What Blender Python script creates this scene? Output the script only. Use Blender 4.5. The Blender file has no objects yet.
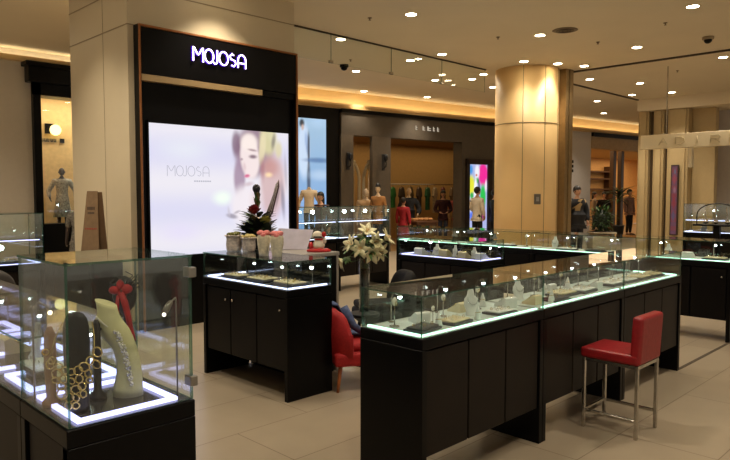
import bpy, bmesh, math, random
from mathutils import Vector, Matrix
random.seed(11)
SC = bpy.context.scene
COL = SC.collection
R = math.radians
# ------------------------------------------------------------------ helpers
def lin(c):
    out = []
    for v in c[:3]:
        v = v / 255.0
        out.append(v / 12.92 if v <= 0.04045 else ((v + 0.055) / 1.055) ** 2.4)
    return (out[0], out[1], out[2], 1.0)

def W2(f, r):            # metres ahead of / beside the viewpoint -> world x, y
    return ((f + r) * 0.70711, (f - r) * 0.70711)

MATS = {}
def mat(name, col, rough=0.5, metal=0.0, noise=0.08, scale=12.0, bump=0.0, coat=0.0, spec=0.5):
    if name in MATS: return MATS[name]
    m = bpy.data.materials.new(name); m.use_nodes = True
    nt = m.node_tree; b = nt.nodes['Principled BSDF']
    c = lin(col)
    b.inputs['Roughness'].default_value = rough
    b.inputs['Metallic'].default_value = metal
    b.inputs['Specular IOR Level'].default_value = spec
    b.inputs['Coat Weight'].default_value = coat
    tc = nt.nodes.new('ShaderNodeTexCoord')
    n = nt.nodes.new('ShaderNodeTexNoise'); n.inputs['Scale'].default_value = scale; n.inputs['Detail'].default_value = 4
    r = nt.nodes.new('ShaderNodeValToRGB')
    r.color_ramp.elements[0].position = 0.3; r.color_ramp.elements[1].position = 0.7
    r.color_ramp.elements[0].color = tuple(v * (1 - noise) for v in c[:3]) + (1,)
    r.color_ramp.elements[1].color = tuple(min(1, v * (1 + noise)) for v in c[:3]) + (1,)
    nt.links.new(tc.outputs['Object'], n.inputs['Vector'])
    nt.links.new(n.outputs['Fac'], r.inputs['Fac'])
    nt.links.new(r.outputs['Color'], b.inputs['Base Color'])
    if bump:
        bp = nt.nodes.new('ShaderNodeBump'); bp.inputs['Strength'].default_value = bump; bp.inputs['Distance'].default_value = 0.01
        nt.links.new(n.outputs['Fac'], bp.inputs['Height']); nt.links.new(bp.outputs['Normal'], b.inputs['Normal'])
    MATS[name] = m
    return m

def emit(name, col, strength):
    if name in MATS: return MATS[name]
    m = bpy.data.materials.new(name); m.use_nodes = True
    nt = m.node_tree; nt.nodes.clear()
    o = nt.nodes.new('ShaderNodeOutputMaterial'); e = nt.nodes.new('ShaderNodeEmission')
    e.inputs['Color'].default_value = lin(col); e.inputs['Strength'].default_value = strength
    nt.links.new(e.outputs[0], o.inputs[0]); MATS[name] = m
    return m

def emit_attr(name, strength, gloss=0.04):
    m = bpy.data.materials.new(name); m.use_nodes = True
    nt = m.node_tree; b = nt.nodes['Principled BSDF']
    a = nt.nodes.new('ShaderNodeAttribute'); a.attribute_name = 'print'
    b.inputs['Base Color'].default_value = (0.02, 0.02, 0.02, 1)
    b.inputs['Roughness'].default_value = 0.35
    nt.links.new(a.outputs['Color'], b.inputs['Emission Color']); b.inputs['Emission Strength'].default_value = strength
    MATS[name] = m
    return m

def glass_mat(name, tint, ior=1.5, body=0.0):
    m = bpy.data.materials.new(name); m.use_nodes = True
    nt = m.node_tree; nt.nodes.clear()
    o = nt.nodes.new('ShaderNodeOutputMaterial'); mx = nt.nodes.new('ShaderNodeMixShader')
    f = nt.nodes.new('ShaderNodeFresnel'); gm = nt.nodes.new('ShaderNodeNewGeometry')
    im = nt.nodes.new('ShaderNodeMix'); im.inputs[2].default_value = ior; im.inputs[3].default_value = 1.0/ior   # same reflectance entering and leaving the sheet
    nt.links.new(gm.outputs['Backfacing'], im.inputs[0]); nt.links.new(im.outputs[0], f.inputs['IOR'])
    t = nt.nodes.new('ShaderNodeBsdfTransparent'); t.inputs['Color'].default_value = tint
    g = nt.nodes.new('ShaderNodeBsdfGlossy'); g.inputs['Roughness'].default_value = 0.0
    nt.links.new(f.outputs[0], mx.inputs[0]); nt.links.new(t.outputs[0], mx.inputs[1]); nt.links.new(g.outputs[0], mx.inputs[2])
    nt.links.new(mx.outputs[0], o.inputs[0]); MATS[name] = m
    return m

class MB:
    def __init__(s): s.bm = bmesh.new()
    def _set(s, faces, mi):
        for f in faces: f.material_index = mi
    def box(s, x0, x1, y0, y1, z0, z1, mi=0, bev=0.0, seg=1, mtx=None):
        mt = Matrix.Translation(((x0+x1)/2, (y0+y1)/2, (z0+z1)/2)) @ Matrix.Diagonal((abs(x1-x0), abs(y1-y0), abs(z1-z0), 1))
        if bev:
            b2 = bmesh.new(); bmesh.ops.create_cube(b2, size=1, matrix=mt)
            bmesh.ops.bevel(b2, geom=list(b2.edges), offset=bev, segments=seg, affect='EDGES', profile=0.5)
            s._merge(b2, mi, mtx)
        else:
            b2 = bmesh.new(); bmesh.ops.create_cube(b2, size=1, matrix=mt); s._merge(b2, mi, mtx)
        return s
    def _merge(s, b2, mi, mtx=None):
        if mtx is not None: bmesh.ops.transform(b2, matrix=mtx, verts=list(b2.verts))
        vm = {}
        for v in b2.verts: vm[v] = s.bm.verts.new(v.co)
        for f in b2.faces:
            try:
                nf = s.bm.faces.new([vm[v] for v in f.verts]); nf.material_index = mi if mi is not None else f.material_index; nf.smooth = f.smooth
            except ValueError: pass
        b2.free()
    def pane(s, x0, x1, y0, y1, z0, z1):     # glass sheet: faces 0, edges 1
        d = [x1-x0, y1-y0, z1-z0]; ax = d.index(min(d))
        b2 = bmesh.new()
        bmesh.ops.create_cube(b2, size=1, matrix=Matrix.Translation(((x0+x1)/2, (y0+y1)/2, (z0+z1)/2)) @ Matrix.Diagonal((d[0], d[1], d[2], 1)))
        b2.normal_update()
        for f in b2.faces: f.material_index = 0 if abs(f.normal[ax]) > 0.5 else 1
        s._merge(b2, None); return s
    def ball(s, c, r, mi=0, u=12, v=8, mtx=None):
        if not hasattr(r, '__len__'): r = (r, r, r)
        b2 = bmesh.new(); bmesh.ops.create_uvsphere(b2, u_segments=u, v_segments=v, radius=1)
        bmesh.ops.transform(b2, matrix=Matrix.Translation(c) @ Matrix.Diagonal((r[0], r[1], r[2], 1)), verts=list(b2.verts))
        for f in b2.faces: f.smooth = True
        s._merge(b2, mi, mtx); return s
    def tube(s, pts, r, mi=0, n=8, closed=False):
        pts = [Vector(p) for p in pts]; k = len(pts)
        rs = r if hasattr(r, '__len__') else [r]*k
        rings = []; up = None
        for i, p in enumerate(pts):
            if closed: d = pts[(i+1) % k] - pts[i-1]
            else: d = pts[min(i+1, k-1)] - pts[max(i-1, 0)]
            if d.length < 1e-9: d = Vector((0, 0, 1))
            d.normalize()
            if up is None:
                up = Vector((0, 0, 1)) if abs(d.z) < 0.9 else Vector((1, 0, 0))
            a = d.cross(up)
            if a.length < 1e-4: a = d.cross(Vector((0, 1, 0.3)))
            a.normalize(); b = a.cross(d).normalized(); up = b
            rings.append([s.bm.verts.new(p + (a*math.cos(2*math.pi*j/n) + b*math.sin(2*math.pi*j/n))*rs[i]) for j in range(n)])
        m = k if closed else k-1
        for i in range(m):
            A, B = rings[i], rings[(i+1) % k]
            for j in range(n):
                f = s.bm.faces.new((A[j], A[(j+1) % n], B[(j+1) % n], B[j])); f.smooth = True; f.material_index = mi
        if not closed:
            for rg, rev in ((rings[0], False), (rings[-1], True)):
                f = s.bm.faces.new(rg[::-1] if rev else rg); f.material_index = mi
        return s
    def ring(s, c, rad, r, mi=0, nrm=(0, 0, 1), n=16, m=6, sx=1.0):
        q = Vector(nrm).to_track_quat('Z', 'Y'); c = Vector(c)
        return s.tube([c + q @ Vector((rad*sx*math.cos(2*math.pi*i/n), rad*math.sin(2*math.pi*i/n), 0)) for i in range(n)], r, mi, m, True)
    def lathe(s, prof, c=(0, 0, 0), mi=0, n=20, sx=1.0, sy=1.0, cap=True):
        rings = []
        for (r, z) in prof:
            rings.append([s.bm.verts.new((c[0]+r*sx*math.cos(2*math.pi*j/n), c[1]+r*sy*math.sin(2*math.pi*j/n), c[2]+z)) for j in range(n)])
        s._loft(rings, mi, cap); return s
    def loft(s, secs, mi=0, n=18, cap=True, pw=2.0):   # secs: (cx, cy, z, rx, ry)
        rings = []
        for (cx, cy, z, rx, ry) in secs:
            rg = []
            for j in range(n):
                a = 2*math.pi*j/n; ca, sa = math.cos(a), math.sin(a)
                rg.append(s.bm.verts.new((cx + rx*math.copysign(abs(ca)**(2/pw), ca), cy + ry*math.copysign(abs(sa)**(2/pw), sa), z)))
            rings.append(rg)
        s._loft(rings, mi, cap); return s
    def _loft(s, rings, mi, cap):
        n = len(rings[0])
        for A, B in zip(rings, rings[1:]):
            for j in range(n):
                f = s.bm.faces.new((A[j], A[(j+1) % n], B[(j+1) % n], B[j])); f.smooth = True; f.material_index = mi
        if cap:
            f = s.bm.faces.new(rings[0][::-1]); f.material_index = mi
            f = s.bm.faces.new(rings[-1]); f.material_index = mi
    def prism(s, pts, y0, y1, mi=0, plane='xz'):
        def P(a, b, c): return (a, c, b) if plane == 'xz' else ((a, b, c) if plane == 'xy' else (c, a, b))
        A = [s.bm.verts.new(P(a, b, y0)) for a, b in pts]; B = [s.bm.verts.new(P(a, b, y1)) for a, b in pts]
        n = len(pts)
        fs = [s.bm.faces.new(A), s.bm.faces.new(B[::-1])]
        for j in range(n): fs.append(s.bm.faces.new((A[j], B[j], B[(j+1) % n], A[(j+1) % n])))
        for f in fs: f.material_index = mi
        return s
    def petal(s, base, d, length, width, curl, mi=0, up=(0, 0, 1)):
        base = Vector(base); d = Vector(d).normalized(); upv = Vector(up)
        sd = d.cross(upv)
        if sd.length < 1e-3: sd = d.cross(Vector((1, 0, 0)))
        sd.normalize(); nn = sd.cross(d).normalized()
        rows = []
        for i in range(6):
            t = i/5; w = width*math.sin(math.pi*min(0.97, 0.12+0.86*t))**0.8 * 0.5
            p = base + d*(length*t) - nn*(curl*length*t*t)
            rows.append([s.bm.verts.new(p - sd*w + nn*w*0.25), s.bm.verts.new(p), s.bm.verts.new(p + sd*w + nn*w*0.25)])
        for A, B in zip(rows, rows[1:]):
            for j in range(2):
                f = s.bm.faces.new((A[j], A[j+1], B[j+1], B[j])); f.smooth = True; f.material_index = mi
        return s
    def build(s, name, mats, parent=None, loc=(0, 0, 0), rz=0.0, fix=True, autosm=True):
        if fix: bmesh.ops.recalc_face_normals(s.bm, faces=list(s.bm.faces))
        me = bpy.data.meshes.new(name); s.bm.to_mesh(me); s.bm.free()
        if not isinstance(mats, (list, tuple)): mats = [mats]
        for m in mats: me.materials.append(m)
        o = bpy.data.objects.new(name, me); COL.objects.link(o)
        o.location = loc; o.rotation_euler = (0, 0, rz)
        if parent is not None: o.parent = parent
        return o

def tag(o, label=None, cat=None, group=None, kind=None):
    if label: o['label'] = label
    if cat: o['category'] = cat
    if group: o['group'] = group
    if kind: o['kind'] = kind
    return o
def thing(name, label, cat, loc=(0, 0, 0), rz=0.0, group=None):
    o = bpy.data.objects.new(name, None); COL.objects.link(o); o.empty_display_size = 0.1
    o.location = loc; o.rotation_euler = (0, 0, rz)
    return tag(o, label, cat, group)
def struct(name, mb, m, label=None, loc=(0, 0, 0), rz=0.0, parent=None):
    o = mb.build(name, m, parent, loc, rz)
    if parent is None: tag(o, label, 'wall' if name.startswith('wall') else name.split('_')[0], None, 'structure')
    return o
def dup(root, loc, rz, label, group=None, scale=None):
    r = root.copy(); COL.objects.link(r); r.location = loc; r.rotation_euler = (0, 0, rz); r['label'] = label
    if group: r['group'] = group
    if scale: r.scale = scale
    for ch in list(root.children):
        c = ch.copy(); COL.objects.link(c); c.parent = r
        for g in ch.children:
            d = g.copy(); COL.objects.link(d); d.parent = c
    return r

# ------------------------------------------------------------------ materials
GLASS = glass_mat('clear_glass', (0.955, 0.985, 0.972, 1), 1.56)
def edge_mat():
    m = bpy.data.materials.new('glass_edge'); m.use_nodes = True
    nt = m.node_tree; nt.nodes.clear()
    o = nt.nodes.new('ShaderNodeOutputMaterial'); mx = nt.nodes.new('ShaderNodeMixShader'); mx.inputs[0].default_value = 0.55
    t = nt.nodes.new('ShaderNodeBsdfTransparent'); t.inputs['Color'].default_value = (0.45, 0.7, 0.6, 1)
    g = nt.nodes.new('ShaderNodeBsdfPrincipled'); g.inputs['Base Color'].default_value = lin((70, 105, 90)); g.inputs['Roughness'].default_value = 0.15
    nt.links.new(t.outputs[0], mx.inputs[1]); nt.links.new(g.outputs[0], mx.inputs[2]); nt.links.new(mx.outputs[0], o.inputs[0])
    return m
EDGE = edge_mat()
BLACK = mat('black_lacquer', (8, 7, 7), 0.34, noise=0.15, scale=6, spec=0.14)
DOOR = mat('dark_wood_door', (24, 18, 13), 0.45, noise=0.2, scale=5, spec=0.16)
DECK = mat('grey_deck', (70, 70, 72), 0.35)
PALEDECK = mat('pale_deck', (196, 206, 198), 0.4)
CHROME = mat('brushed_steel', (190, 186, 178), 0.25, 1.0)
STEELPAINT = mat('satin_steel', (150, 145, 135), 0.35, 0.9)
REDL = mat('red_leather', (138, 20, 26), 0.42, noise=0.12, scale=30, bump=0.15)
REDF = mat('red_fabric', (165, 22, 26), 0.75, noise=0.15, scale=60, bump=0.2)
WOODLEG = mat('orange_wood', (170, 95, 45), 0.45, noise=0.25, scale=15)
DENIM = mat('blue_denim', (72, 86, 122), 0.85, noise=0.35, scale=25, bump=0.3)
CREAM = mat('cream_velvet', (214, 208, 158), 0.7, noise=0.06, scale=40, bump=0.1)
BUSTBLK = mat('black_leatherette', (22, 20, 21), 0.5, noise=0.2, scale=50, bump=0.2)
TAN = mat('tan_leatherette', (150, 110, 80), 0.55)
GOLD = mat('gold', (228, 204, 138), 0.25, 1.0, noise=0.1)
SILVER = mat('silver', (225, 225, 222), 0.2, 1.0)
PEARL = mat('pearl', (235, 230, 215), 0.2, coat=0.5)
WHITE = mat('white_velvet', (226, 226, 220), 0.6)
CREAMTRAY = mat('cream_tray', (214, 200, 160), 0.6)
DARKTRAY = mat('dark_tray', (48, 48, 54), 0.5)
GREEN = mat('leaf_green', (60, 92, 40), 0.5, noise=0.3, scale=30)
DKGREEN = mat('dark_leaf', (24, 40, 22), 0.5, noise=0.3, scale=30)
LILY = mat('lily_white', (224, 218, 174), 0.5, noise=0.05)
BEIGE = mat('beige_stone', (236, 202, 144), 0.45, noise=0.04, scale=2)
PILLAR = mat('cream_panel', (206, 190, 158), 0.4, noise=0.03, scale=2)
CEIL = mat('beige_ceiling', (222, 208, 180), 0.7, noise=0.02, scale=1.5)
SEAM = mat('dark_seam', (70, 58, 42), 0.7)
WALLGREY = mat('mauve_grey_wall', (205, 198, 192), 0.6, noise=0.03)
WALLTAUPE = mat('taupe_wall', (165, 146, 118), 0.6, noise=0.03)
DKGREY = mat('dark_grey_cladding', (78, 70, 60), 0.5)
PIERGREY = mat('pier_grey', (92, 82, 70), 0.5)
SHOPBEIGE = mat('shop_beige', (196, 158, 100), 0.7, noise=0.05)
SHOPFLOOR = mat('shop_floor_wood', (150, 115, 70), 0.5)
COPPER = mat('copper_trim', (150, 96, 54), 0.4, 0.6)
SKIN = mat('skin', (205, 158, 128), 0.55)
MANNEQ = mat('mannequin_skin', (214, 186, 150), 0.45)
HAIR = mat('dark_hair', (26, 20, 18), 0.5)
LED_VIOLET = emit('led_violet_white', (194, 192, 255), 3.0)
LED_GREEN = emit('led_green_white', (190, 245, 214), 3.2)
LED_BLUE = emit('led_blue_white', (212, 218, 255), 3.6)
BULB = emit('bulb_white', (235, 248, 255), 40.0)
DL = emit('downlight_lens', (255, 236, 200), 30.0)
COVE = emit('cove_lamp', (255, 236, 194), 6.5)

# ------------------------------------------------------------------ floor and ceiling
def floor_mat():
    m = bpy.data.materials.new('floor_tiles'); m.use_nodes = True
    nt = m.node_tree; b = nt.nodes['Principled BSDF']
    tc = nt.nodes.new('ShaderNodeTexCoord')
    br = nt.nodes.new('ShaderNodeTexBrick'); br.offset = 0.5
    br.inputs['Scale'].default_value = 1.0; br.inputs['Brick Width'].default_value = 1.2; br.inputs['Row Height'].default_value = 0.6
    br.inputs['Mortar Size'].default_value = 0.0035; br.inputs['Mortar Smooth'].default_value = 0.2
    br.inputs['Color1'].default_value = lin((170, 155, 132)); br.inputs['Color2'].default_value = lin((162, 147, 124)); br.inputs['Mortar'].default_value = lin((112, 96, 76))
    n = nt.nodes.new('ShaderNodeTexNoise'); n.inputs['Scale'].default_value = 2.5; n.inputs['Detail'].default_value = 6
    mx = nt.nodes.new('ShaderNodeMix'); mx.data_type = 'RGBA'; mx.blend_type = 'MULTIPLY'; mx.inputs[0].default_value = 0.25
    nt.links.new(tc.outputs['Object'], br.inputs['Vector']); nt.links.new(tc.outputs['Object'], n.inputs['Vector'])
    nt.links.new(br.outputs['Color'], mx.inputs[6]); nt.links.new(n.outputs['Fac'], mx.inputs[7])
    nt.links.new(mx.outputs[2], b.inputs['Base Color'])
    b.inputs['Roughness'].default_value = 0.28; b.inputs['Specular IOR Level'].default_value = 0.4
    return m
struct('floor', MB().box(-6, 34, -8, 24, -0.12, 0), floor_mat(), 'beige stone tile floor of the shopping hall')
struct('ceiling', MB().box(-6, 34, -8, 24, 4.2, 4.35), CEIL, 'beige plaster ceiling of the shopping hall')
HC = 4.2
struct('trim_11', MB().box(6.12, 7.62, 2.09, 2.12, -0.01, 0.004), SEAM, 'thin dark metal threshold strip across the passage floor')
# seam lines and shallow bulkhead in the ceiling
struct('trim_1', MB().box(13.08, 13.14, -6, 6.9, HC-0.03, HC+0.002), SEAM, 'dark ceiling track running from the round column')
struct('trim_2', MB().box(13.1, 18.35, 7.54, 7.6, HC-0.025, HC+0.002), SEAM, 'dark ceiling groove behind the round column')
struct('wall_bulkhead', MB().box(18.4, 21.5, -4, 7.6, 3.88, HC+0.01), CEIL, 'dropped beige ceiling bulkhead before the far shops')
# glass smoke screen under the ceiling, from the black panel's pillar to the round column
t = thing('glass_smoke_barrier', 'thin clear glass screen hanging under the ceiling between pillar and column', 'glass barrier', (5.75, 8.0, 3.72))
m = MB()
for i in range(4): m.pane(0.02+i*1.45, 1.46+i*1.45, -0.005, 0.005, 0.0, 0.47)
m.build('glass_pane', [GLASS, EDGE], t)
MB().box(0, 5.85, -0.012, 0.012, 0.455, 0.481).build('ceiling_channel', SEAM, t)
for i in range(1, 4):
    c = MB().box(i*1.45-0.03, i*1.45+0.05, -0.02, 0.02, 0.0, 0.04)
    c.build('clamp', CHROME, t)

# ------------------------------------------------------------------ pillar with the black illuminated panel
def seamed_block(x0, x1, y0, y1, hs, name, label, xs=()):
    m = MB().box(x0, x1, y0, y1, 0, HC)
    return struct(name, m, PILLAR, label)
seamed_block(3.34, 5.72, 7.10, 8.75, (), 'wall_pillar', 'cream panelled square pillar carrying the black illuminated panel')
tr = MB()
for z in (3.49, 3.90):
    tr.box(3.334, 3.342, 7.10, 8.752, z-0.006, z+0.006); tr.box(3.334, 5.724, 7.094, 7.102, z-0.006, z+0.006)
tr.box(3.337, 3.342, 7.74, 7.746, 0, HC-0.01)
struct('trim_3', tr, mat('panel_joint', (150, 132, 102), 0.6), 'thin joints between the cream pillar panels')

pn = thing('illuminated_wall_panel', 'tall black wall panel with violet glowing lettering and bright portrait lightbox', 'sign panel', (3.43, 7.10, 0))
m = MB().box(0.0, 2.22, -0.05, -0.006, 0.0, 3.44)
m.build('back_board', BLACK, pn)
m = MB().box(-0.022, 0.0, -0.115, -0.006, 0.0, 3.46); m.box(2.22, 2.245, -0.115, -0.006, 0.0, 3.46); m.box(-0.022, 2.245, -0.115, -0.006, 3.46, 3.485)
m.build('frame_return', BLACK, pn)
m = MB().box(-0.022, 0.0, -0.14, -0.1155, 0.0, 3.46, 0, 0.004); m.box(2.22, 2.245, -0.14, -0.1155, 0.0, 3.46, 0, 0.004); m.box(-0.022, 2.245, -0.14, -0.1155, 3.46, 3.485, 0, 0.004)
m.build('copper_frame', COPPER, pn)
hd = MB().box(0.005, 2.215, -0.13, -0.052, 2.94, 3.455, 0, 0.004).build('header_box', BLACK, pn)
# ledge below header; its tan colour stands in for light washing under it
MB().box(0.005, 1.66, -0.128, -0.052, 2.862, 2.936, 0, 0.003).build('header_wash_ledge', mat('light_wash_tan', (150, 125, 85), 0.45), pn)
MB().box(1.66, 2.215, -0.10, -0.052, 2.862, 2.936).build('ledge_end', BLACK, pn)
def strokes(mb, lets, x, z, s, y, r, n=6):
    for pts, closed in lets:
        mb.tube([(x + a*s, y, z + b*s) for a, b in pts], r, 0, n, closed)
def arc(cx, cz, rx, rz, a0, a1, n=14): return [(cx + rx*math.cos(R(a0+(a1-a0)*i/n)), cz + rz*math.sin(R(a0+(a1-a0)*i/n))) for i in range(n+1)]
def oval(cx, cz, rx, rz, n=20): return [(cx + rx*math.cos(2*math.pi*i/n), cz + rz*math.sin(2*math.pi*i/n)) for i in range(n)]
WORD = [
    ([(0, 0), (0, 1.0), (0.10, 0.92), (0.33, 0.52), (0.40, 0.48), (0.47, 0.52), (0.72, 0.95), (0.80, 1.0), (0.80, 0)], False),
    (oval(1.30, 0.5, 0.36, 0.48), True),
    ([(1.98, 1.02), (1.98, 0.30)] + arc(1.80, 0.26, 0.18, 0.24, 0, -140, 8), False),
    (oval(2.52, 0.5, 0.38, 0.48), True),
    ([(3.40, 0.86), (3.25, 0.96), (3.06, 0.76), (3.14, 0.56), (3.50, 0.46), (3.58, 0.26), (3.42, 0.04), (3.20, 0.10)], False),
    ([(3.78, 0.0), (3.78, 0.55)] + arc(4.12, 0.58, 0.34, 0.40, 180, 0, 10) + [(4.46, 0.0)], False),
    ([(3.78, 0.36), (4.46, 0.36)], False)]
sg = MB(); strokes(sg, WORD, 0.645, 3.165, 0.166, -0.152, 0.0078)
sg.build('neon_lettering', emit('neon_white', (248, 226, 255), 6.0), pn)
sg = MB(); strokes(sg, WORD, 0.645, 3.165, 0.166, -0.137, 0.018)
sg.build('neon_halo', emit('halo_violet', (84, 40, 215), 0.9), pn)  # violet halo of the letters, built as wider glowing strokes behind them

def painted(name, w, h, nx, nz, bg, blobs, matl, parent, loc):
    """flat printed sheet, w x h metres, facing -y; blobs = (cx, cz, rx, rz, turn, colour, alpha, softness) in metres"""
    m = bmesh.new(); gv = [[m.verts.new((w*i/nx, 0, h*j/nz)) for i in range(nx+1)] for j in range(nz+1)]
    for j in range(nz):
        for i in range(nx): m.faces.new((gv[j][i], gv[j][i+1], gv[j+1][i+1], gv[j+1][i]))
    # thickness
    bmesh.ops.recalc_face_normals(m, faces=list(m.faces))
    me = bpy.data.meshes.new(name); m.to_mesh(me); m.free()
    ca = me.color_attributes.new('print', 'FLOAT_COLOR', 'POINT')
    L = [(b[0], b[1], b[2], b[3], math.cos(R(b[4])), math.sin(R(b[4])), lin(b[5]), b[6], b[7]) for b in blobs]
    for k, v in enumerate(me.vertices):
        x, z = v.co.x, v.co.z
        c = list(lin(bg(x, z))[:3])
        for (cx, cz, rx, rz, ct, st, cl, al, sf) in L:
            dx, dz = x-cx, z-cz; a = (dx*ct + dz*st)/rx; b = (-dx*st + dz*ct)/rz
            d = math.sqrt(a*a + b*b)
            if d >= 1: continue
            f = min(1, (1-d)/sf); f = f*f*(3-2*f)*al
            for q in range(3): c[q] = c[q]*(1-f) + cl[q]*f
        ca.data[k].color = (c[0], c[1], c[2], 1)
    me.materials.append(matl)
    o = bpy.data.objects.new(name, me); COL.objects.link(o); o.parent = parent; o.location = loc
    sd = o.modifiers.new('thick', 'SOLIDIFY'); sd.thickness = 0.006
    return o
def conv(px, py, rx, ry, turn, col, al, sf):     # measured marks -> metres on the sheet (sheet corner at x 3.54, z 0.86)
    r = (px-365)/650.0; X = 7.06*(1+r)/(1-r); F = (X+7.06)*0.70711
    dX = 7.06*2/(1-r)**2/650.0
    return (X-3.54, 1.6+(193-py)/650.0*F-0.86, rx*dX, ry*F/650.0, turn, col, al, sf)
face = [conv(*a) for a in [
    (222, 198, 15, 11, 0, (240, 255, 238), 0.9, 1.0), (185, 150, 40, 18, 0, (226, 230, 238), 0.7, 1.0), (180, 232, 36, 16, 0, (222, 214, 244), 0.6, 1.0),
    (254, 152, 23, 30, 0, (146, 118, 136), 0.92, 0.35), (272, 186, 16, 44, -4, (206, 172, 172), 0.85, 0.5),
    (239, 178, 7.5, 26, 0, (160, 134, 158), 0.9, 0.5), (236, 144, 6, 17, 0, (126, 98, 120), 0.85, 0.6),
    (244, 206, 18, 26, 0, (236, 228, 234), 0.95, 0.5), (256, 200, 10, 20, 0, (228, 210, 212), 0.8, 0.8),
    (249.5, 158, 11, 25, 6, (240, 224, 224), 0.97, 0.3), (249, 143, 11, 12, 0, (244, 230, 224), 0.9, 0.5),
    (268, 140, 11, 20, 0, (214, 208, 160), 0.9, 0.5), (262, 148, 4.5, 22, -8, (226, 214, 176), 0.9, 0.6),
    (273, 142, 3, 12, -10, (120, 112, 112), 0.75, 0.8), (278, 150, 5, 12, 0, (218, 208, 160), 0.8, 0.7),
    (270, 168, 12, 14, 0, (194, 138, 132), 0.7, 0.8), (268, 175, 6, 4, 0, (255, 224, 176), 0.9, 1.0), (262, 170, 3.5, 18, 0, (170, 112, 120), 0.6, 0.9),
    (252, 150.5, 7, 1.8, -6, (140, 106, 118), 0.75, 0.8), (252.5, 157, 6, 3, 0, (104, 74, 94), 0.85, 0.8), (241.2, 159.5, 2.2, 2.0, 0, (140, 112, 130), 0.7, 0.8),
    (244, 167, 2.6, 7, 8, (214, 186, 192), 0.7, 0.9), (246.5, 176, 4, 2.6, 8, (224, 110, 152), 0.9, 0.7), (246.5, 175.8, 3, 0.8, 8, (170, 70, 110), 0.6, 0.8),
    (248, 184, 8, 3.5, 10, (200, 176, 184), 0.7, 0.9), (282, 200, 3, 26, 4, (126, 122, 142), 0.7, 0.8), (285, 172, 2.2, 26, 3, (180, 172, 186), 0.7, 0.8),
    (277, 196, 2.0, 18, -14, (112, 92, 100), 0.6, 0.8), (231, 216, 8, 3.4, -12, (140, 132, 148), 0.8, 0.7), (236, 212, 5, 2, 20, (160, 150, 162), 0.7, 0.8),
    (228, 212, 2, 8, 10, (196, 190, 204), 0.7, 0.8)]]
painted('lightbox_poster', 2.02, 1.545, 200, 150, lambda x, z: (222 + 8*math.sin(z*9), 220 + 7*math.sin(z*9), 236), face, emit_attr('lightbox_print', 1.0), pn, (0.11, -0.062, 0.86))
fr = MB().box(0.085, 2.155, -0.075, -0.052, 2.405, 2.43); fr.box(0.085, 2.155, -0.075, -0.052, 0.84, 0.858); fr.box(0.085, 0.108, -0.075, -0.052, 0.84, 2.43); fr.box(2.132, 2.155, -0.075, -0.052, 0.84, 2.43)
fr.build('lightbox_frame', BLACK, pn)
lt = MB(); strokes(lt, WORD, 0.33, 1.80, 0.125, -0.0695, 0.004, 5)
for i in range(8): lt.box(0.68+i*0.03, 0.702+i*0.03, -0.071, -0.069, 1.735, 1.752)
lt.build('poster_lettering', emit('print_grey', (186, 186, 198), 0.95), pn)
for i, x in enumerate((0.9, 1.0)):
    pass

# ------------------------------------------------------------------ round column with shutter track
struct('wall_column', MB().lathe([(0.66, 0), (0.66, HC)], (12.34, 7.46, 0), n=56), BEIGE, 'cream round column at the end of the glass screen')
tr = MB().lathe([(0.662, 3.03), (0.666, 3.032), (0.666, 3.046), (0.662, 3.048)], (12.34, 7.46, 0), n=56, cap=False)
for a in (205, 245, 285):
    x, y = 12.34+0.66*math.cos(R(a)), 7.46+0.66*math.sin(R(a)); tr.box(x-0.006, x+0.006, y-0.006, y+0.006, 0, HC-0.01)
struct('trim_4', tr, mat('column_joint', (150, 128, 90), 0.5), 'thin joints between the column panels')
struct('trim_5', MB().box(12.72, 12.84, 6.76, 6.98, 0, HC).box(12.86, 13.0, 6.74, 6.94, 0, HC), mat('track_bronze', (150, 126, 88), 0.35, 0.5), 'bronze vertical shutter track beside the round column')
sp = thing('wall_switch', 'small grey switch plate on the round column', 'switch', (0, 0, 0))
cx, cy = 12.34+0.664*math.cos(R(232)), 7.46+0.664*math.sin(R(232))
sp.location = (cx, cy, 1.46); sp.rotation_euler = (0, 0, R(232+90))
MB().box(-0.07, 0.07, -0.015, 0.0, -0.09, 0.12, 0, 0.004).build('plate', PIERGREY, sp); MB().box(-0.03, 0.03, -0.022, -0.015, -0.03, 0.06).build('rocker', STEELPAINT, sp)

# ------------------------------------------------------------------ left shop front (far wall y 12.9)
LW = 12.9
LWALL = mat('left_wall', (190, 182, 168), 0.6, noise=0.02)
struct('wall_left', MB().box(-2, 4.2, LW, LW+0.3, 0, HC), LWALL, 'plain taupe wall left of the window display')
struct('wall_left_upper', MB().box(4.2, 8.6, LW, LW+0.3, 4.06, HC), LWALL, 'wall strip above the window display')
lip = MB().box(-2, 9.0, LW-0.16, LW-0.02, 3.98, 4.03); lip.box(-2, 9.0, LW-0.16, LW-0.14, 3.98, 4.07)
struct('trim_6', lip, BEIGE, 'beige lip of the cove above the window display')
tag(MB().box(-2, 9.0, LW-0.12, LW-0.07, 4.035, 4.05).build('cove_lamp', COVE), 'warm cove lamp strip above the window display on the left wall', 'cove light', 'cove lamps')
sw = thing('shop_window', 'black framed window display with mannequins and round lamp sign', 'shop window', (4.2, LW, 0))
m = MB().box(-0.1, 4.4, -0.22, 0.3, 3.62, 3.92, 0, 0.01); m.box(-0.16, 4.46, -0.3, 0.3, 3.9, 3.98, 0, 0.01)
m.build('cornice', BLACK, sw)
m = MB().box(0.0, 0.13, -0.12, 0.3, 0, 3.62); m.box(0.0, 4.4, -0.12, 0.3, 3.40, 3.62); m.box(0.0, 4.4, -0.12, 0.3, 0, 1.02)
m.build('frame', BLACK, sw)
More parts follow.
